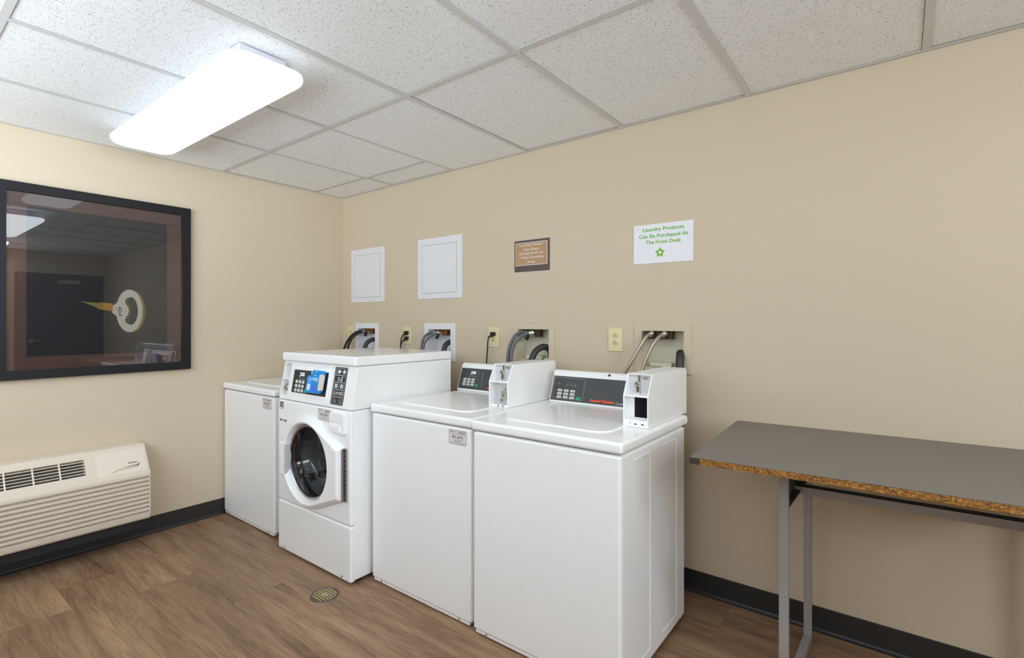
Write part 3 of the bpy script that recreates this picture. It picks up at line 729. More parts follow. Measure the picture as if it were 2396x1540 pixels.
# cabinet shell, open at the front
rbox(b, FX0 + 0.004, FX1, FY + 0.022, FR, 0.02, 0.848, 0.006, 3)
cab = part('cabinet', b, 'white', fw, smooth=40)
DC = (1.145, 0.546)           # centre of the round opening
c = bm_(); cyl(c, (DC[0], FY - 0.05, DC[1]), 'y', 0.215, 0.42, 64); cut(cab, [c])
b = bm_(); rbox(b, FX0, FX1 - 0.001, FY, FY + 0.030, 0.288, 0.846, 0.010, 4); fp = part('front_panel', b, 'white', fw, smooth=40)
c = bm_(); cyl(c, (DC[0], FY - 0.05, DC[1]), 'y', 0.205, 0.2, 64); cut(fp, [c])
b = bm_(); rbox(b, FX0, FX1 - 0.001, FY, FY + 0.030, 0.012, 0.284, 0.010, 4); lp = part('lower_panel', b, 'white', fw, smooth=40)
for u in (FX0 + 0.07, FX1 - 0.07): b = bm_(); cyl(b, (u, FY + 0.001, 0.03), (0, -1, 0), 0.005, 0.004, 10); part('screw', b, 'steel', lp)
# console: slanted front
prof = [(FY + 0.006, 0.851), (FY + 0.006, 0.858), (FY + 0.042, 1.058), (FY + 0.042, 1.062), (FR, 1.062), (FR, 0.851)]
b = bm_(); prism(b, prof, lambda u, v, h: (h, u, v), FX0, FX1 + 0.001, 0.004, 3); con = part('console', b, 'white', fw, smooth=40)
fc = Face((0, FY + 0.006, 0.858), (1, 0, 0), (0, 0.036, 0.200)); SL = math.hypot(0.036, 0.200)
# coin recess cut into the console
c = bm_(); fc.poly(c, [(0.824, 0.010), (0.905, 0.016), (0.878, SL - 0.008), (0.835, SL - 0.008)], -0.06, 0.05)
c = bm_(); fc.rect(c, 0.830, 0.895, 0.110, SL - 0.010, -0.034, 0.05)
c2 = bm_(); fc.rect(c2, 0.830, 0.895, 0.018, 0.102, -0.034, 0.05); cut(con, [c, c2])
b = bm_(); fc.rect(b, 0.8305, 0.8945, 0.1105, SL - 0.011, -0.0335, -0.030); up = part('coin_plate', b, 'grey_plate', con)
b = bm_(); fc.rrect(b, 0.862, 0.877, 0.114, 0.146, 0.004, -0.030, -0.023); fc.circ(b, 0.864, 0.152, 0.008, -0.03, -0.022, 16); fc.rect(b, 0.868, 0.874, 0.155, 0.184, -0.03, -0.026); part('coin_chute', b, 'chrome', up, smooth=40)
b = bm_(); fc.line(b, 0.870, 0.118, 0.870, 0.142, 0.005, -0.023, -0.0222); part('coin_slot', b, 'ink', up)
b = bm_(); fc.rect(b, 0.8305, 0.8945, 0.0185, 0.1015, -0.0335, -0.030); vp = part('vault_plate', b, 'grey_plate', con)
b = bm_(); fc.rrect(b, 0.846, 0.884, 0.038, 0.080, 0.006, -0.03, -0.010, 0.002); fc.circ(b, 0.860, 0.058, 0.011, -0.010, -0.004, 18); fc.circ(b, 0.868, 0.028, 0.005, -0.03, -0.022, 12); part('vault_lock', b, 'chrome', vp, label='chrome vault lock', smooth=40)
b = bm_(); fc.rect(b, 0.8585, 0.8615, 0.051, 0.065, -0.004, -0.0034); part('keyhole', b, 'ink', vp)
# control panel
u0, u1, v0, v1 = 0.938, 1.270, 0.036, 0.165
b = bm_(); fc.border(b, u0 - 0.012, u1 + 0.012, v0 - 0.010, v1 + 0.010, 0.012, 0.0, 0, 0.003); part('panel_bezel', b, 'white_plastic', con)
b = bm_(); fc.rect(b, u0, u1, v0, v1, -0.001, 0.0015); pan = part('control_panel', b, 'panel_black', con)
keys = bm_(); marks = bm_()
for i in range(3):
    for j in range(3):
        ku, kv = u0 + 0.040 + 0.032 * i, v0 + 0.063 - 0.0235 * j
        fc.rrect(keys, ku - 0.0115, ku + 0.0115, kv - 0.0085, kv + 0.0085, 0.002, 0.0015, 0.0025)
        b = bm_(); fc.rect(b, ku - 0.005, ku + 0.005, kv - 0.0013, kv + 0.0013, 0.0025, 0.0028); part('key_lettering', b, 'print_grey', pan)
        if i == 0: b = bm_(); fc.rect(b, u0 + 0.010, u0 + 0.022, kv - 0.001, kv + 0.001, 0.0015, 0.0019); part('row_lettering', b, 'print_grey', pan)
leg = bm_()
for q in (0.064, 0.084, 0.104, 0.124, 0.144): fc.rect(leg, u0 + q - 0.005, u0 + q + 0.005, v0 + 0.076, v0 + 0.079, 0.0015, 0.0019); fc.rect(leg, u0 + q - 0.002, u0 + q + 0.002, v0 + 0.081, v0 + 0.085, 0.0015, 0.0019)
marks.free(); part('keypad', keys, 'key', pan); part('display_lettering', leg, 'print_grey', pan)
b = bm_(); ku, kv = u0 + 0.136, v0 + 0.016; fc.rrect(b, ku - 0.012, ku + 0.012, kv - 0.010, kv + 0.010, 0.002, 0.0015, 0.0026); part('start_key', b, 'green', pan, label='green start key')
b = bm_(); fc.text(b, '250', u0 + 0.084, v0 + 0.104, width=0.045, height=0.020, h=0.0026, bold=0.01); fc.circ(b, u0 + 0.065, v0 + 0.089, 0.0018, 0.0015, 0.0022, 8); part('lit_display_digits', b, 'led', pan, label='glowing bluish white 250 digits')
b = bm_(); fc.circ(b, u0 + 0.190, v0 + 0.118, 0.011, 0.0015, 0.006, 18); fc.circ(b, u0 + 0.190, v0 + 0.118, 0.007, 0.006, 0.012, 14); part('lock_knob', b, 'chrome', pan, label='small chrome lock', smooth=40)
# blue card reader stuck over the panel
ru = u0 + 0.170
pts = [(ru - 0.004, v0 + 0.012), (ru + 0.120, v0 + 0.014), (ru + 0.136, v0 + 0.026), (ru + 0.140, v0 + 0.122), (ru + 0.134, v0 + 0.132), (ru + 0.046, v0 + 0.134), (ru + 0.038, v0 + 0.127), (ru + 0.038, v0 + 0.105), (ru + 0.004, v0 + 0.103), (ru - 0.003, v0 + 0.096)]
b = bm_(); fc.poly(b, pts, 0.0015, 0.022, 0.004, 2); rd = part('card_reader', b, 'blue', con, label='bright blue plastic card reader', smooth=40)
b = bm_(); fc.rrect(b, ru + 0.116, ru + 0.147, v0 + 0.030, v0 + 0.114, 0.010, 0.012, 0.026, 0.003); part('reader_side_grip', b, 'cream_plastic', rd, label='cream side grip', smooth=40)
b = bm_(); fc.rrect(b, ru + 0.010, ru + 0.040, v0 + 0.030, v0 + 0.060, 0.002, 0.022, 0.0226); part('reader_label', b, 'print_white', rd)
b = bm_(); fc.rect(b, ru + 0.058, ru + 0.098, v0 + 0.018, v0 + 0.052, 0.022, 0.0228); part('reader_touch_pad', b, 'blue_dark', rd)
b = bm_()
for v, ua, ub in ((0.088, 0.016, 0.052), (0.079, 0.014, 0.050), (0.069, 0.018, 0.042), (0.105, 0.064, 0.080), (0.124, 0.066, 0.084), (0.024, 0.008, 0.036)): b = bm_(); fc.rect(b, ru + ua, ru + ub, v0 + v, v0 + v + 0.005, 0.022, 0.0226); part('reader_lettering', b, 'blue_light', rd)
b = bm_(); fc.rect(b, ru + 0.074, ru + 0.102, v0 + 0.076, v0 + 0.095, 0.022, 0.0226); part('reader_card_picture', b, 'blue_light', rd)
b = bm_(); fc.circ(b, ru + 0.063, v0 + 0.086, 0.008, 0.022, 0.0228, 14); part('reader_emblem', b, 'cream_plastic', rd)
# icon strip
b = bm_(); fc.rrect(b, 1.318, 1.424, 0.008, 0.197, 0.006, 0, 0.0012); st = part('instruction_strip', b, 'panel_black', con, label='black strip of five washing pictograms')
b = bm_(); hh = 0.0345
for k in range(5):
    vb = 0.0125 + k * 0.0362
    fc.border(b, 1.3235, 1.4185, vb, vb + hh, 0.0014, 0.006, 0.0012, 0.0018)
part('strip_frames', b, 'grey_plate', st)
b = bm_()
def icon(k, u, kind):
    vb = 0.0125 + k * 0.0362 + hh / 2; u = 1.3235 + u
    if kind == 'D': fc.poly(b, [(u - 0.009, vb - 0.010), (u, vb - 0.010), (u + 0.009, vb - 0.004), (u + 0.009, vb + 0.004), (u, vb + 0.010), (u - 0.009, vb + 0.010)], 0.0012, 0.0018)
    if kind == 'o': fc.border(b, u - 0.007, u + 0.007, vb - 0.009, vb + 0.009, 0.002, 0.005, 0.0012, 0.0018)
    if kind == '.': fc.rect(b, u - 0.0025, u + 0.0025, vb - 0.0025, vb + 0.0025, 0.0012, 0.0018)
    if kind == '/': fc.line(b, u - 0.004, vb - 0.011, u + 0.004, vb + 0.011, 0.0014, 0.0012, 0.0018)
    if kind == 'h': fc.line(b, u - 0.006, vb - 0.009, u + 0.006, vb + 0.008, 0.006, 0.0012, 0.0018); fc.rect(b, u - 0.008, u + 0.008, vb - 0.011, vb - 0.007, 0.0012, 0.0018); fc.circ(b, u + 0.004, vb + 0.008, 0.005, 0.0012, 0.0018, 10)
    if kind == '#':
        for i in range(3):
            for j in range(3): fc.rect(b, u - 0.0125 + i * 0.0086, u - 0.0055 + i * 0.0086, vb - 0.010 + j * 0.0072, vb - 0.0045 + j * 0.0072, 0.0012, 0.0018)
    if kind == '=':
        for i in range(3): fc.rect(b, u - 0.010, u + 0.010, vb - 0.010 + i * 0.007, vb - 0.0075 + i * 0.007, 0.0012, 0.0018)
    if kind == 'T': fc.rect(b, u - 0.006, u + 0.006, vb + 0.002, vb + 0.006, 0.0012, 0.0018); fc.rect(b, u - 0.002, u + 0.002, vb - 0.007, vb + 0.002, 0.0012, 0.0018)
icon(4, 0.018, 'o'); icon(4, 0.037, 'D'); icon(4, 0.056, '.'); icon(4, 0.077, 'D')
icon(3, 0.038, '='); icon(3, 0.062, 'h')
icon(2, 0.024, '#'); icon(2, 0.048, '/'); icon(2, 0.072, '#')
icon(1, 0.016, 'o'); icon(1, 0.030, '/'); icon(1, 0.041, 'T'); icon(1, 0.053, '/'); icon(1, 0.063, 'T'); icon(1, 0.073, '/'); icon(1, 0.083, 'o')
part('pictograms', b, 'print_white', st)
b = bm_(); kk = b
icon(0, 0.024, '#'); icon(0, 0.048, '/'); icon(0, 0.072, '#')
part('dim_pictograms', b, 'ink_soft', st)
b = bm_(); fc.circ(b, 1.3235 + 0.036, 0.0125 + 0.012, 0.003, 0.0018, 0.0022, 10); fc.circ(b, 1.3235 + 0.084, 0.0125 + 0.009, 0.003, 0.0018, 0.0022, 10); part('pictogram_dots', b, 'print_white', st)
# top cover
b = bm_(); rbox(b, FX0 + 0.001, FX1 + 0.004, FY + 0.024, FR + 0.004, 1.0635, 1.111, 0.010, 4); tc = part('top_cover', b, 'white_lid', fw, smooth=40)
# badges and labels
ff = front_face(0, FY, 0)
sticker(fw, ff, 1.222, 1.334, 0.777, 0.836, '462-JNC')
b = bm_(); ff.rect(b, 0.838, 0.876, 0.797, 0.835, 0, 0.0005); bd = part('maker_badge', b, 'ink', fw, label='small black square badge')
b = bm_(); ff.text(b, 'SQ', 0.857, 0.822, width=0.030, height=0.015, h=0.0009, bold=0.02); ff.rect(b, 0.842, 0.872, 0.799, 0.806, 0.0005, 0.0008); ff.line(b, 0.842, 0.808, 0.870, 0.814, 0.002, 0.0005, 0.0008); part('badge_print', b, 'print_white', bd)
b = bm_(); ff.rect(b, 0.840, 0.910, 0.727, 0.740, 0, 0.0005); eb = part('blue_badge', b, 'print_white', fw)
b = bm_(); ff.rect(b, 0.840, 0.858, 0.728, 0.740, 0.0005, 0.0008); ff.rect(b, 0.892, 0.910, 0.727, 0.739, 0.0005, 0.0008); ff.rect(b, 0.860, 0.890, 0.732, 0.736, 0.0005, 0.0008); part('badge_print', b, 'navy', eb)
# dispenser drawer: a plate with a hollow over a proud lip
def ringplate(bm, f, o, i, h0, h1):
    t = bmesh.new(); loops(t, [[f.p(u, v, h0) for u, v in o], [f.p(u, v, h1 - 0.003) for u, v in o], [f.p((u - 1.4065) * 0.965 + 1.4065, (v - 0.781) * 0.955 + 0.781, h1) for u, v in o], [f.p(u, v, h1) for u, v in i], [f.p(u, v, 0.0015) for u, v in i]], cap1=True); return join(bm, t)
b = bm_(); ringplate(b, ff, rr_pts(1.345, 1.468, 0.730, 0.832, 0.008, 5), rr_pts(1.362, 1.432, 0.760, 0.789, 0.007, 5), -0.001, 0.016); dr = part('detergent_drawer', b, 'white', fw, smooth=40)
b = bm_(); ff.rrect(b, 1.354, 1.440, 0.737, 0.767, 0.006, 0.010, 0.024, 0.003); part('drawer_pull', b, 'white_plastic', dr, smooth=40)
# door ring
def hull_r(th, grow):
    R = 0.241 + grow; hx = 1.452 + grow; zt, zb = 0.664 + grow * 0.6, 0.405 - grow * 0.6
    cs = [(1.145 + R * math.cos(a * 2 * PI / 90), 0.546 + R * math.sin(a * 2 * PI / 90)) for a in range(90)] + [(hx, zt), (hx, zb)]
    cs = sorted(cs); up, lo = [], []
    cr = lambda o, a, c: (a[0] - o[0]) * (c[1] - o[1]) - (a[1] - o[1]) * (c[0] - o[0])
    for q in cs:
        while len(lo) > 1 and cr(lo[-2], lo[-1], q) <= 0: lo.pop()
        lo.append(q)
    for q in reversed(cs):
        while len(up) > 1 and cr(up[-2], up[-1], q) <= 0: up.pop()
        up.append(q)
    hl = lo[:-1] + up[:-1]; d = (math.cos(th), math.sin(th)); best = 0
    for i in range(len(hl)):
        ax, az = hl[i][0] - DC[0], hl[i][1] - DC[1]; bx, bz = hl[(i + 1) % len(hl)][0] - DC[0], hl[(i + 1) % len(hl)][1] - DC[1]
        ex, ez = bx - ax, bz - az; den = d[0] * ez - d[1] * ex
        if abs(den) < 1e-9: continue
        tt = (ax * ez - az * ex) / den; s = (ax * d[1] - az * d[0]) / den
        if tt > 0 and -1e-6 <= s <= 1 + 1e-6: best = max(best, tt)
    return best
NA = 144
TH = [2 * PI * i / NA for i in range(NA)] 
def dring(g, y): return [(DC[0] + hull_r(a, g) * math.cos(a), y, DC[1] + hull_r(a, g) * math.sin(a)) for a in TH]
def cring(r, y): return [(DC[0] + r * math.cos(a), y, DC[1] + r * math.sin(a)) for a in TH]
b = bm_()
loops(b, [dring(0.0, FY + 0.001), dring(0.0, FY - 0.008), dring(-0.004, FY - 0.014), dring(-0.016, FY - 0.030), dring(-0.022, FY - 0.036), dring(-0.028, FY - 0.037), cring(0.207, FY - 0.034), cring(0.203, FY - 0.030), cring(0.196, FY - 0.012), cring(0.192, FY + 0.004), cring(0.192, FY + 0.012)])
door = part('door', b, 'white_plastic', fw, smooth=35)
b = bm_(); loops(b, [cring(0.194, FY + 0.002), cring(0.194, FY - 0.006), cring(0.189, FY - 0.009), cring(0.184, FY - 0.005), cring(0.184, FY + 0.008)]); part('door_gasket_ring', b, 'steel', door, smooth=35)
b = bm_(); loops(b, [cring(0.187, FY - 0.001), cring(0.180, FY + 0.001), cring(0.164, FY + 0.040), cring(0.150, FY + 0.085), cring(0.132, FY + 0.105), cring(0.085, FY + 0.112), cring(0.02, FY + 0.114)], cap1=True); part('door_glass', b, 'door_glass', door, smooth=60, label='dark glass bowl of the round door')
b = bm_(); rbox(b, 0.897, 0.952, FY - 0.039, FY + 0.002, 0.446, 0.628, 0.009, 3); hd = part('door_handle', b, 'white_plastic', door, smooth=40)
b = bm_(); rbox(b, 0.940, 0.962, FY - 0.0375, FY, 0.456, 0.618, 0.003, 2); part('handle_grip', b, 'grey_plate', hd, smooth=40)
for z in (0.505, 0.570): b = bm_(); cyl(b, (0.957, FY - 0.0375, z), (0, -1, 0), 0.0025, 0.001, 8); part('grip_screw', b, 'ink', hd)
b = bm_(); rbox(b, 1.453, 1.478, FY - 0.008, FY + 0.001, 0.405, 0.664, 0.001, 1); cyl(b, (1.456, FY - 0.014, 0.405), 'z', 0.006, 0.258, 12); hg = part('door_hinge', b, 'steel', door, label='long steel piano hinge', smooth=40)
b = bm_()
for k in range(11): box(b, 1.464, 1.472, FY - 0.0088, FY - 0.0078, 0.415 + k * 0.0232, 0.4225 + k * 0.0232)
part('hinge_slots', b, 'ink', hg)
# drum
b = bm_(); loops(b, [cring(0.198, FY + 0.03), cring(0.198, FY + 0.06), cring(0.235, FY + 0.075), cring(0.235, FY + 0.40), cring(0.10, FY + 0.42), cring(0.02, FY + 0.41)], cap1=True)
dm = part('drum', b, 'drum', fw, smooth=35)
b = bm_()
for a in (100, 220, 340):
    ca, sa = math.cos(math.radians(a)), math.sin(math.radians(a))
    p = [Vector((DC[0] + 0.23 * ca, FY + yy, DC[1] + 0.23 * sa)) for yy in (0.09, 0.39)]
    n = Vector((-sa, 0, ca)); inn = Vector((-ca, 0, -sa))
    t = bmesh.new()
    loops(t, [[q + n * 0.03, q + n * 0.01 + inn * 0.045, q - n * 0.01 + inn * 0.045, q - n * 0.03] for q in p], cap0=True, cap1=True); join(b, t)
part('drum_vanes', b, 'drum', dm)
feet(fw, FX0, FX1, FY + 0.02, FR, 0.02)

# ------------------------------------------------------------------ things on the back wall
def access_panel(x0, x1, z0, z1, label):
    t = thing('access_panel', label, 'wall panel', ((x0 + x1) / 2, 0, z0), 'blank white access panels')
    f = front_face(0, -0.0005, 0)
    b = bm_(); f.rect(b, x0, x1, z0, z1, 0, 0.005, 0.0015); part('panel_frame', b, 'access', t, smooth=30)
    b = bm_(); f.rect(b, x0 + 0.048, x1 - 0.052, z0 + 0.040, z1 - 0.050, 0.005, 0.0066, 0.0008); dd = part('panel_door', b, 'access', t)
    b = bm_(); f.border(b, x0 + 0.044, x1 - 0.048, z0 + 0.036, z1 - 0.046, 0.004, 0, 0.0044, 0.0054); part('door_gap', b, 'panel_gap', t)
M['panel_gap'] = mat('panel_gap_grey', srgb(176, 174, 176), 0.6)
access_panel(0.121, 0.536, 1.437, 1.853, 'blank white access panel on the back wall nearest the room corner')
access_panel(0.904, 1.331, 1.443, 1.860, 'blank white access panel between the corner panel and the brown plaque')

t = thing('no_smoking_plaque', 'small brown and tan laundry room plaque on the beige back wall', 'sign', (1.886, 0, 1.58))
f = front_face(0, 0.001, 0)
b = bm_(); f.rect(b, 1.761, 2.013, 1.581, 1.767, 0, 0.005, 0.0012); part('backing', b, 'plaque_brown', t)
b = bm_(); f.rect(b, 1.771, 1.999, 1.617, 1.753, 0.005, 0.0066); part('white_border', b, 'print_white', t)
b = bm_(); f.rect(b, 1.774, 1.996, 1.620, 1.750, 0.0066, 0.0070); part('tan_panel', b, 'plaque_tan', t)
b = bm_()
for i, (s, w) in enumerate((('Laundry Room', 0.165), ('Has Been', 0.108), ('Designated as', 0.168), ('a Non-Smoking', 0.172), ('Area', 0.055))):
    f.text(b, s, 1.885, 1.736 - i * 0.0245, width=w, h=0.0074, height=0.0205 if 'g' in s or 'y' in s else 0.0165)
part('plaque_lettering', b, 'print_white', t)

t = thing('paper_sign', 'white sign with green lettering and a green star on the back wall', 'sign', (2.678, 0, 1.575))
f = Face((2.678, -0.0005, 1.672), (1, 0, -0.006), (0.006, 0, 1))
b = bm_(); f.rect(b, -0.151, 0.151, -0.098, 0.098, 0, 0.004, 0.001); part('card', b, 'sign_white', t)
b = bm_()
for i, (s, w) in enumerate((('Laundry Products', 0.208), ('Can Be Purchased At', 0.248), ('The Front Desk', 0.179))):
    f.text(b, s, 0.003, 0.069 - i * 0.0305, width=w, height=0.0235 if i == 0 else 0.0185, h=0.0048, bold=0.018)
part('sign_lettering', b, 'sign_green', t)
def star(r, ri, u, v, a0=90): return [(u + (r if k % 2 == 0 else ri) * math.cos(math.radians(a0 + 36 * k)), v + (r if k % 2 == 0 else ri) * math.sin(math.radians(a0 + 36 * k))) for k in range(10)]
b = bm_(); f.poly(b, star(0.0285, 0.0135, -0.012, -0.046), 0.004, 0.0046); sp = part('star', b, 'sign_green_light', t)
b = bm_()
for k in range(5):
    a = math.radians(90 + 72 * k); c, s = math.cos(a), math.sin(a)
    q = [(0.024, 0), (0.013, 0.0085), (0.0075, 0.0045), (0.0075, -0.0045), (0.013, -0.0085)]
    f.poly(b, [(-0.012 + c * x - s * y, -0.046 + s * x + c * y) for x, y in q], 0.0046, 0.005)
part('star_points', b, 'sign_green', sp)
b = bm_(); f.poly(b, [(-0.012 + 0.0085 * math.cos(math.radians(90 + 36 + 72 * k)), -0.046 + 0.0085 * math.sin(math.radians(90 + 36 + 72 * k))) for k in range(5)], 0.005, 0.0054); part('star_centre', b, 'sign_white', sp)

def outlet(xc, zc, label, w=0.081, h=0.125):
    t = thing('wall_outlet', label, 'outlet', (xc, 0, zc - h / 2), 'ivory duplex outlets')
    f = front_face(xc, -0.0004, zc)
    b = bm_(); f.rect(b, -w / 2, w / 2, -h / 2, h / 2, 0, 0.006, 0.003, 3); part('cover_plate', b, 'ivory', t, smooth=40)
    b = bm_()
    for s in (0.0195, -0.0195):
        r = bm_(); pts = [(0.0165 * math.cos(a * PI / 12), s + max(-0.0125, min(0.0125, 0.0165 * math.sin(a * PI / 12)))) for a in range(24)]
        f.poly(r, pts, 0.006, 0.0085); rc = part('receptacle', r, 'ivory_dark', t)
        q = bm_(); f.rect(q, -0.0075, -0.0050, s - 0.007, s + 0.002, 0.0085, 0.0089); f.rect(q, 0.0050, 0.0075, s - 0.007, s + 0.002, 0.0085, 0.0089); f.circ(q, 0, s + 0.0075, 0.0030, 0.0085, 0.0089, 10); part('slots', q, 'hole', rc)
    b.free(); b = bm_(); f.circ(b, 0, 0, 0.003, 0.006, 0.0072, 10); part('screw', b, 'ivory_dark', t)
outlet(0.118, 1.186, 'ivory wall outlet by the room corner behind the black water hoses')
outlet(0.794, 1.186, 'ivory wall outlet with two black plugs one above the other')
outlet(1.599, 1.187, 'ivory wall outlet with one black plug in its upper socket')
outlet(2.4245, 1.190, 'empty ivory wall outlet beside the nearest beige valve box')

def valve_box(k, frame_m, box_m, label, valve_m, label_valve):
    x0, x1, z0, z1, a0, a1, c0, c1 = VB[k]; D = 0.085
    t = thing('washer_valve_box', label, 'washer valve box', ((x0 + x1) / 2, 0, z0), 'recessed washer valve boxes')
    f = front_face(0, -0.0004, 0)
    b = bm_()
    o = [(x0, z0), (x1, z0), (x1, z1), (x0, z1)]; i = [(a0, c0), (a1, c0), (a1, c1), (a0, c1)]
    loops(b, [[f.p(u, v, 0) for u, v in o], [f.p(u, v, 0.004) for u, v in o], [f.p(u + (.002 if u == x0 else -.002), v + (.002 if v == z0 else -.002), 0.006) for u, v in o], [f.p(u, v, 0.006) for u, v in i], [f.p(u, v, 0) for u, v in i]])
    part('flange', b, frame_m, t)
    b = bm_()
    rings = [[f.p(u, v, 0.0002) for u, v in i], [f.p(u, v, -D) for u, v in i]]
    q = bm_(); loops(q, rings, cap1=True); bmesh.ops.solidify(q, geom=list(q.faces), thickness=0.002) if False else None
    join(b, q); part('recess', b, box_m, t)
    b = bm_(); f.rrect(b, a0 + 0.03, a1 - 0.075, c0 + 0.002, c0 + 0.022, 0.006, -D, -D + 0.05, 0.003); cyl(b, (a1 - 0.035, 0.045, c0), 'z', 0.027, 0.012, 20); part('drain_ledge', b, box_m, t, smooth=40)
    b = bm_(); fb = front_face(0, D - 0.001, 0); fb.circ(b, a1 - 0.062, c0 + 0.075, 0.004, 0, 0.0008, 10); part('recess_hole', b, 'hole', t)
    # faucet valves on the top of the recess
    vx = {0: (0.262, 0.368), 1: (1.075, 1.160), 2: (1.872, 1.945), 3: (2.655, 2.725)}[k]
    b = bm_()
    if k < 2: rbox(b, vx[1] - 0.018, vx[1] + 0.022, 0.0, 0.04, c1 - 0.042, c1 - 0.004, 0.004); rbox(b, vx[0] - 0.02, vx[1], 0.012, 0.04, c1 - 0.022, c1 - 0.001, 0.003)
    elif k == 2: rbox(b, 1.905, 1.940, 0.0, 0.04, c1 - 0.045, c1 - 0.001, 0.003); rbox(b, 1.800, 1.905, 0.015, 0.045, c1 - 0.036, c1 - 0.001, 0.004)
    else: rbox(b, 2.588, 2.722, 0.012, 0.045, c1 - 0.040, c1 - 0.001, 0.003)
    part('faucet_valve', b, valve_m, t, label=label_valve, smooth=40)
    if k < 3:
        hx = {0: 0.308, 1: 1.100, 2: 1.856}[k]; hz = {0: 1.187, 1: 1.180, 2: 1.188}[k]
        b = bm_(); cyl(b, (hx + 0.012, -0.004, hz + 0.020), (-0.55, -0.12, -1), 0.008, 0.034, 12, 0.0125); part('valve_lever', b, 'black', t, smooth=40)
    return t
valve_box(0, 'box_white', 'box_white', 'white recessed valve box nearest the room corner with black water hoses', 'copper', 'rusty brown valve')
valve_box(1, 'box_white', 'box_white', 'white recessed valve box with grey hoses behind the front-loading washer', 'copper', 'rusty brown valve')
valve_box(2, 'wall', 'box_cream', 'beige painted valve box with grey rubber hoses behind the middle top-load washer', 'valve_dark', 'dark brown valve')
valve_box(3, 'wall', 'box_cream', 'beige painted valve box with braided steel hoses behind the nearest washer', 'valve_dark', 'dark brown valve')

def to_machine(pts):
    # runs straight on down the gap behind the machine to the floor
    x, y, z = pts[-1]
    return list(pts) + [(x, y, 0.60), (x, y, 0.30), (x, y, 0.012)]
def hose(name, pts, r, m, label, cat, group=None, fitting=True, fit_m='chrome', rib=None, k=8):
    t = thing(name, label, cat, tuple(pts[0]), group)
    b = bm_(); tube(b, to_machine(pts), r, 14, k=k, rib=rib); part('hose', b, m, t, smooth=60)
    if fitting:
        d = (Vector(pts[1]) - Vector(pts[0])).normalized(); p = Vector(pts[0])
        b = bm_(); cyl(b, p - d * 0.008, d, r * 1.75, 0.016, 18); cyl(b, p + d * 0.008, d, r * 1.35, 0.014, 18); part('coupling', b, fit_m, t, smooth=40)
    return t
dn = lambda x, y=-0.10, z=0.90: (x, y, z)
G = 'pairs of washer water hoses'
hose('water_hose', [(0.272, 0.012, 1.216), (0.262, -0.02, 1.213), (0.249, -0.05, 1.203), (0.219, -0.07, 1.176), (0.189, -0.08, 1.141), (0.163, -0.085, 1.105), (0.147, -0.09, 1.062), (0.135, -0.10, 0.98), dn(0.13)], 0.0092, 'hose_black', 'upper black rubber water hose arching from the corner valve box', 'hose', G)
hose('water_hose', [(0.270, 0.010, 1.203), (0.260, -0.025, 1.199), (0.244, -0.055, 1.180), (0.231, -0.072, 1.157), (0.214, -0.082, 1.126), (0.202, -0.087, 1.098), (0.197, -0.09, 1.063), (0.193, -0.10, 0.98), dn(0.19)], 0.0092, 'hose_black', 'lower black rubber water hose arching from the corner valve box', 'hose', G)
hose('water_hose', [(1.065, 0.014, 1.214), (1.049, -0.02, 1.208), (1.038, -0.05, 1.192), (1.030, -0.07, 1.163), (1.028, -0.08, 1.127), (1.030, -0.09, 1.076), (1.032, -0.10, 0.98), dn(1.034)], 0.0092, 'hose_grey', 'grey rubber hose nearer the corner in the second white valve box', 'hose', G)
hose('water_hose', [(1.108, 0.004, 1.208), (1.095, -0.024, 1.204), (1.081, -0.052, 1.186), (1.065, -0.072, 1.159), (1.055, -0.082, 1.134), (1.052, -0.087, 1.107), (1.054, -0.095, 1.076), (1.058, -0.105, 0.98), (1.058, -0.11, 0.9)], 0.0092, 'hose_grey', 'grey rubber hose beside the black lever in the second white valve box', 'hose', G)
hose('water_hose', [(1.834, 0.020, 1.221), (1.815, -0.02, 1.219), (1.798, -0.05, 1.197), (1.785, -0.07, 1.156), (1.778, -0.08, 1.121), (1.775, -0.085, 1.087), (1.775, -0.09, 1.044), (1.776, -0.10, 0.98), dn(1.776)], 0.0098, 'hose_grey', 'grey rubber hose on the left in the beige box behind the middle washer', 'hose', G)
hose('water_hose', [(1.890, 0.0, 1.217), (1.866, -0.024, 1.214), (1.841, -0.054, 1.193), (1.819, -0.074, 1.159), (1.808, -0.084, 1.122), (1.803, -0.090, 1.088), (1.803, -0.095, 1.046), (1.804, -0.105, 0.98), dn(1.804, -0.105)], 0.0098, 'hose_grey', 'grey rubber hose by the dark valve in the beige box behind the middle washer', 'hose', G)
hose('water_hose', [(2.622, 0.0, 1.222), (2.606, -0.03, 1.208), (2.584, -0.06, 1.158), (2.555, -0.08, 1.094), (2.518, -0.09, 1.029), (2.475, -0.10, 0.95), dn(2.45, -0.11, 0.9)], 0.0088, 'braid', 'braided steel hose slanting left toward the empty outlet', 'hose', G)
hose('water_hose', [(2.688, 0.0, 1.222), (2.672, -0.03, 1.208), (2.652, -0.06, 1.172), (2.632, -0.08, 1.114), (2.612, -0.09, 1.047), (2.596, -0.10, 0.97), dn(2.588, -0.11, 0.9)], 0.0088, 'braid', 'braided steel hose hanging nearer the dark drain hose', 'hose', G)
G = 'dark washer drain hoses'
hose('drain_hose', [(0.402, 0.045, 1.068), (0.404, 0.045, 1.11), (0.398, 0.030, 1.14), (0.383, 0.000, 1.147), (0.370, -0.035, 1.125), (0.362, -0.052, 1.085), (0.358, -0.06, 1.02), (0.356, -0.06, 0.9)], 0.0165, 'drain_hose', 'dark drain hose arching out of the corner valve box', 'hose', G, False, rib=0.05, k=10)
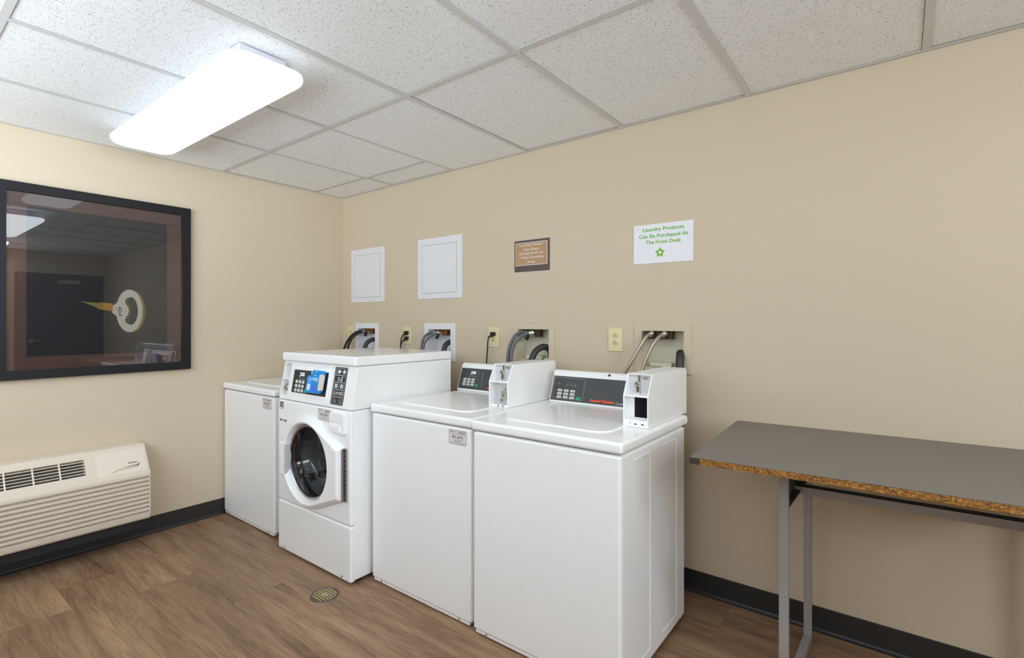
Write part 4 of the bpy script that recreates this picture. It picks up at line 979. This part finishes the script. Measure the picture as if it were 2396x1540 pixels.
hose('drain_hose', [(1.200, 0.050, 1.068), (1.202, 0.050, 1.11), (1.203, 0.036, 1.138), (1.203, 0.006, 1.146), (1.203, -0.030, 1.125), (1.202, -0.048, 1.08), (1.202, -0.055, 1.02), (1.202, -0.055, 0.9)], 0.0170, 'drain_hose', 'dark drain hose in the second white valve box', 'hose', G, False, rib=0.05, k=10)
hose('drain_hose', [(1.988, 0.045, 1.066), (1.990, 0.045, 1.10), (1.985, 0.030, 1.128), (1.966, -0.005, 1.137), (1.946, -0.042, 1.115), (1.934, -0.062, 1.075), (1.928, -0.07, 1.02), (1.926, -0.07, 0.9)], 0.0180, 'drain_hose', 'dark drain hose arching in the beige box behind the middle washer', 'hose', G, False, rib=0.05, k=10)
hose('drain_hose', [(2.752, 0.045, 1.06), (2.754, 0.045, 1.10), (2.757, 0.028, 1.124), (2.766, 0.000, 1.127), (2.774, -0.028, 1.108), (2.777, -0.042, 1.07), (2.778, -0.05, 1.02), (2.778, -0.05, 0.9)], 0.0195, 'drain_hose', 'dark drain hose elbow above the nearest coin meter', 'hose', G, False, rib=0.02, k=10)

def cord(plug, pts, label):
    t = thing('power_cord', label, 'power cord', plug, 'black washer power cords')
    x, y, z = plug
    b = bm_(); prism(b, [(-0.010, -0.016), (-0.004, -0.019), (0.010, -0.012), (0.018, -0.006), (0.018, 0.010), (0.004, 0.014), (-0.009, 0.012)], lambda u, v, h: (x + u, -0.010 + (-(0.026 - abs(h) * 0.3)) * (1 if False else 1) * 0 - 0.011 + h, z + v), -0.014, 0.011, 0.003, 2)
    cyl(b, (x - 0.004, -0.024, z - 0.008), (-0.75, -0.35, -0.5), 0.0072, 0.026, 12, 0.0048)
    part('plug', b, 'black', t, smooth=40)
    b = bm_(); tube(b, to_machine(pts), 0.0043, 10); part('cable', b, 'black', t, smooth=60)
cord((0.797, -0.02, 1.205), [(0.778, -0.033, 1.188), (0.767, -0.038, 1.164), (0.763, -0.04, 1.13), (0.760, -0.04, 1.066), (0.758, -0.05, 0.98), (0.757, -0.06, 0.9)], 'black power cord in the upper socket of the two-plug outlet')
cord((0.797, -0.02, 1.166), [(0.778, -0.033, 1.149), (0.772, -0.040, 1.130), (0.769, -0.045, 1.10), (0.768, -0.045, 1.05), (0.768, -0.055, 0.98), (0.768, -0.065, 0.9)], 'black power cord in the lower socket of the two-plug outlet')
cord((1.602, -0.02, 1.207), [(1.583, -0.033, 1.190), (1.579, -0.038, 1.155), (1.576, -0.04, 1.093), (1.569, -0.04, 1.021), (1.570, -0.05, 0.96), (1.572, -0.06, 0.9)], 'black power cord plugged in behind the middle top-load washer')

# ------------------------------------------------------------------ work table
TA = math.radians(2.6); TZ = 0.850
tb = thing('work_table', 'grey laminate work table with raw chipboard edge along the back wall', 'table', (3.077, -0.811, 0), rotz=TA)
TL, TD = 1.22, 0.735
b = bm_(); box(b, 0, TL, 0.0, TD, TZ - 0.0016, TZ); top = part('tabletop', b, 'laminate', tb, local=True)
b = bm_(); box(b, 0.002, TL - 0.001, 0.001, TD - 0.001, TZ - 0.021, TZ - 0.0016); part('chipboard_core', b, 'chip', top, local=True, label='raw orange-brown chipboard edge')
b = bm_(); box(b, -0.0005, 0.030, -0.0008, 0.0010, TZ - 0.021, TZ - 0.0012); box(b, -0.0008, 0.002, -0.0008, TD, TZ - 0.021, TZ - 0.0012); part('edge_band', b, 'edge_band', top, local=True, label='leftover strip of dark edge banding')
def bar(bm, p, q, w, z0, z1, side=0.0):
    """flat bar from p to q in plan, w wide, shifted sideways"""
    d = (Vector(q) - Vector(p)).normalized(); n = Vector((-d.y, d.x))
    pts = [Vector(p) + n * (side - w / 2), Vector(q) + n * (side - w / 2), Vector(q) + n * (side + w / 2), Vector(p) + n * (side + w / 2)]
    return prism(bm, [(v.x, v.y) for v in pts], lambda u, v, h: (u, v, h), z0, z1)
PF, PR = (0.239, 0.240), (0.270, 0.700)
for mir in (False, True):
    pf, pr_ = [((TL - q[0]) if mir else q[0], q[1]) for q in (PF, PR)]
    for p in (pf, pr_):
        b = bm_(); rbox(b, p[0] - 0.0145, p[0] + 0.0145, p[1] - 0.0135, p[1] + 0.0135, 0.0, TZ - 0.021, 0.003, 2); part('leg', b, 'leg', tb, local=True, smooth=30)
    b = bm_(); bar(b, pf, pr_, 0.027, 0.0, 0.026); part('foot_rail', b, 'leg', tb, local=True)
    b = bm_(); bar(b, pf, pr_, 0.004, 0.668, 0.738, 0.010 if not mir else -0.010); bar(b, pf, pr_, 0.024, 0.660, 0.668); part('side_rail', b, 'rail_shaded', tb, local=True)
xm = PF[0] + (PR[0] - PF[0]) * 0.49
b = bm_(); box(b, xm - 0.008, TL - xm + 0.008, 0.463, 0.467, 0.653, 0.681); box(b, xm - 0.008, TL - xm + 0.008, 0.467, 0.495, 0.653, 0.657); lr = part('long_rail', b, 'leg', tb, local=True)
b = bm_(); box(b, xm - 0.006, TL - xm + 0.006, 0.470, 0.475, 0.657, 0.690); part('rail_shade_strip', b, 'black', lr, local=True)  # black strip standing in for the shade along the top of the rail

# ------------------------------------------------------------------ floor drain
t = thing('floor_drain', 'round brass floor drain grate in front of the front-loading washer', 'drain', (1.466, -1.088, 0))
cx, cy = 1.466, -1.088
def cr(r, z, n=36): return [(cx + r * math.cos(2 * PI * i / n), cy + r * math.sin(2 * PI * i / n), z) for i in range(n)]
b = bm_(); loops(b, [cr(0.066, 0.0003), cr(0.065, 0.003), cr(0.058, 0.0035), cr(0.055, 0.0012), cr(0.055, 0.0003)]); part('rim', b, 'drain_rim', t, smooth=40)
b = bm_(); loops(b, [cr(0.055, 0.0006), cr(0.02, 0.0006)], cap1=True); part('sump', b, 'hole', t)
b = bm_()
for k in range(-3, 4):
    for wv, ax in ((0.0022, 0), (0.0030, 1)):
        o = (k * 0.0165 if ax == 0 else k * 0.0125 * 1.1); h = math.sqrt(max(0.055 ** 2 - o * o, 0)) if abs(o) < 0.055 else 0
        if h <= 0.004: continue
        if ax == 0: box(b, cx + o - wv, cx + o + wv, cy - h, cy + h, 0.0008, 0.0026)
        else: box(b, cx - h, cx + h, cy + o - wv, cy + o + wv, 0.0008, 0.0025)
cyl(b, (cx, cy, 0.0008), 'z', 0.013, 0.002, 16)
part('grate', b, 'drain_brass', t)

# ------------------------------------------------------------------ camera, world, view
cam = bpy.data.cameras.new('camera'); co = bpy.data.objects.new('camera', cam); COL.objects.link(co)
co.location = (3.61171, -2.44154, 1.27936); co.rotation_euler = (PI / 2, 0, math.radians(37.4853))
cam.sensor_width = 36; cam.sensor_fit = 'HORIZONTAL'; cam.lens = 17.8214; cam.shift_y = -0.006446; cam.clip_start = 0.02
S.camera = co
SIDE_FILL = 3.5
w = bpy.data.worlds.new('world'); S.world = w; w.use_nodes = True
w.node_tree.nodes['Background'].inputs[0].default_value = (0.85, 0.97, 1.09, 1)
wt = w.node_tree                                # sky above, boosted below the horizon as added fill for the ceiling
g = wt.nodes.new('ShaderNodeTexCoord'); sx = wt.nodes.new('ShaderNodeSeparateXYZ'); wt.links.new(g.outputs['Generated'], sx.inputs[0])
mr = wt.nodes.new('ShaderNodeMapRange'); mr.inputs['From Min'].default_value = -0.06; mr.inputs['From Max'].default_value = 0.06
mr.inputs['To Min'].default_value = 3.3; mr.inputs['To Max'].default_value = 2.2
wt.links.new(sx.outputs[2], mr.inputs[0]); m1 = wt.nodes.new('ShaderNodeMath'); m1.operation = 'MULTIPLY_ADD'; m1.use_clamp = False     # extra fill from +x, added to brighten the left wall
mx_ = wt.nodes.new('ShaderNodeMath'); mx_.operation = 'MAXIMUM'; wt.links.new(sx.outputs[0], mx_.inputs[0]); mx_.inputs[1].default_value = 0.0
wt.links.new(mx_.outputs[0], m1.inputs[0]); m1.inputs[1].default_value = SIDE_FILL; m1.inputs[2].default_value = 1.0
m2 = wt.nodes.new('ShaderNodeMath'); m2.operation = 'MULTIPLY'; wt.links.new(m1.outputs[0], m2.inputs[0]); wt.links.new(mr.outputs[0], m2.inputs[1])
wt.links.new(m2.outputs[0], wt.nodes['Background'].inputs[1])
S.view_settings.view_transform = 'Standard'; S.view_settings.look = 'None'; S.view_settings.gamma = 1.0; S.view_settings.use_curve_mapping = False
S.view_settings.exposure = 0.36
S.cycles.max_bounces = 12; S.cycles.diffuse_bounces = 8; S.cycles.glossy_bounces = 6; S.cycles.transparent_max_bounces = 16
S.cycles.use_denoising = True; S.cycles.caustics_reflective = False; S.cycles.caustics_refractive = False
S.cycles.sample_clamp_indirect = 6
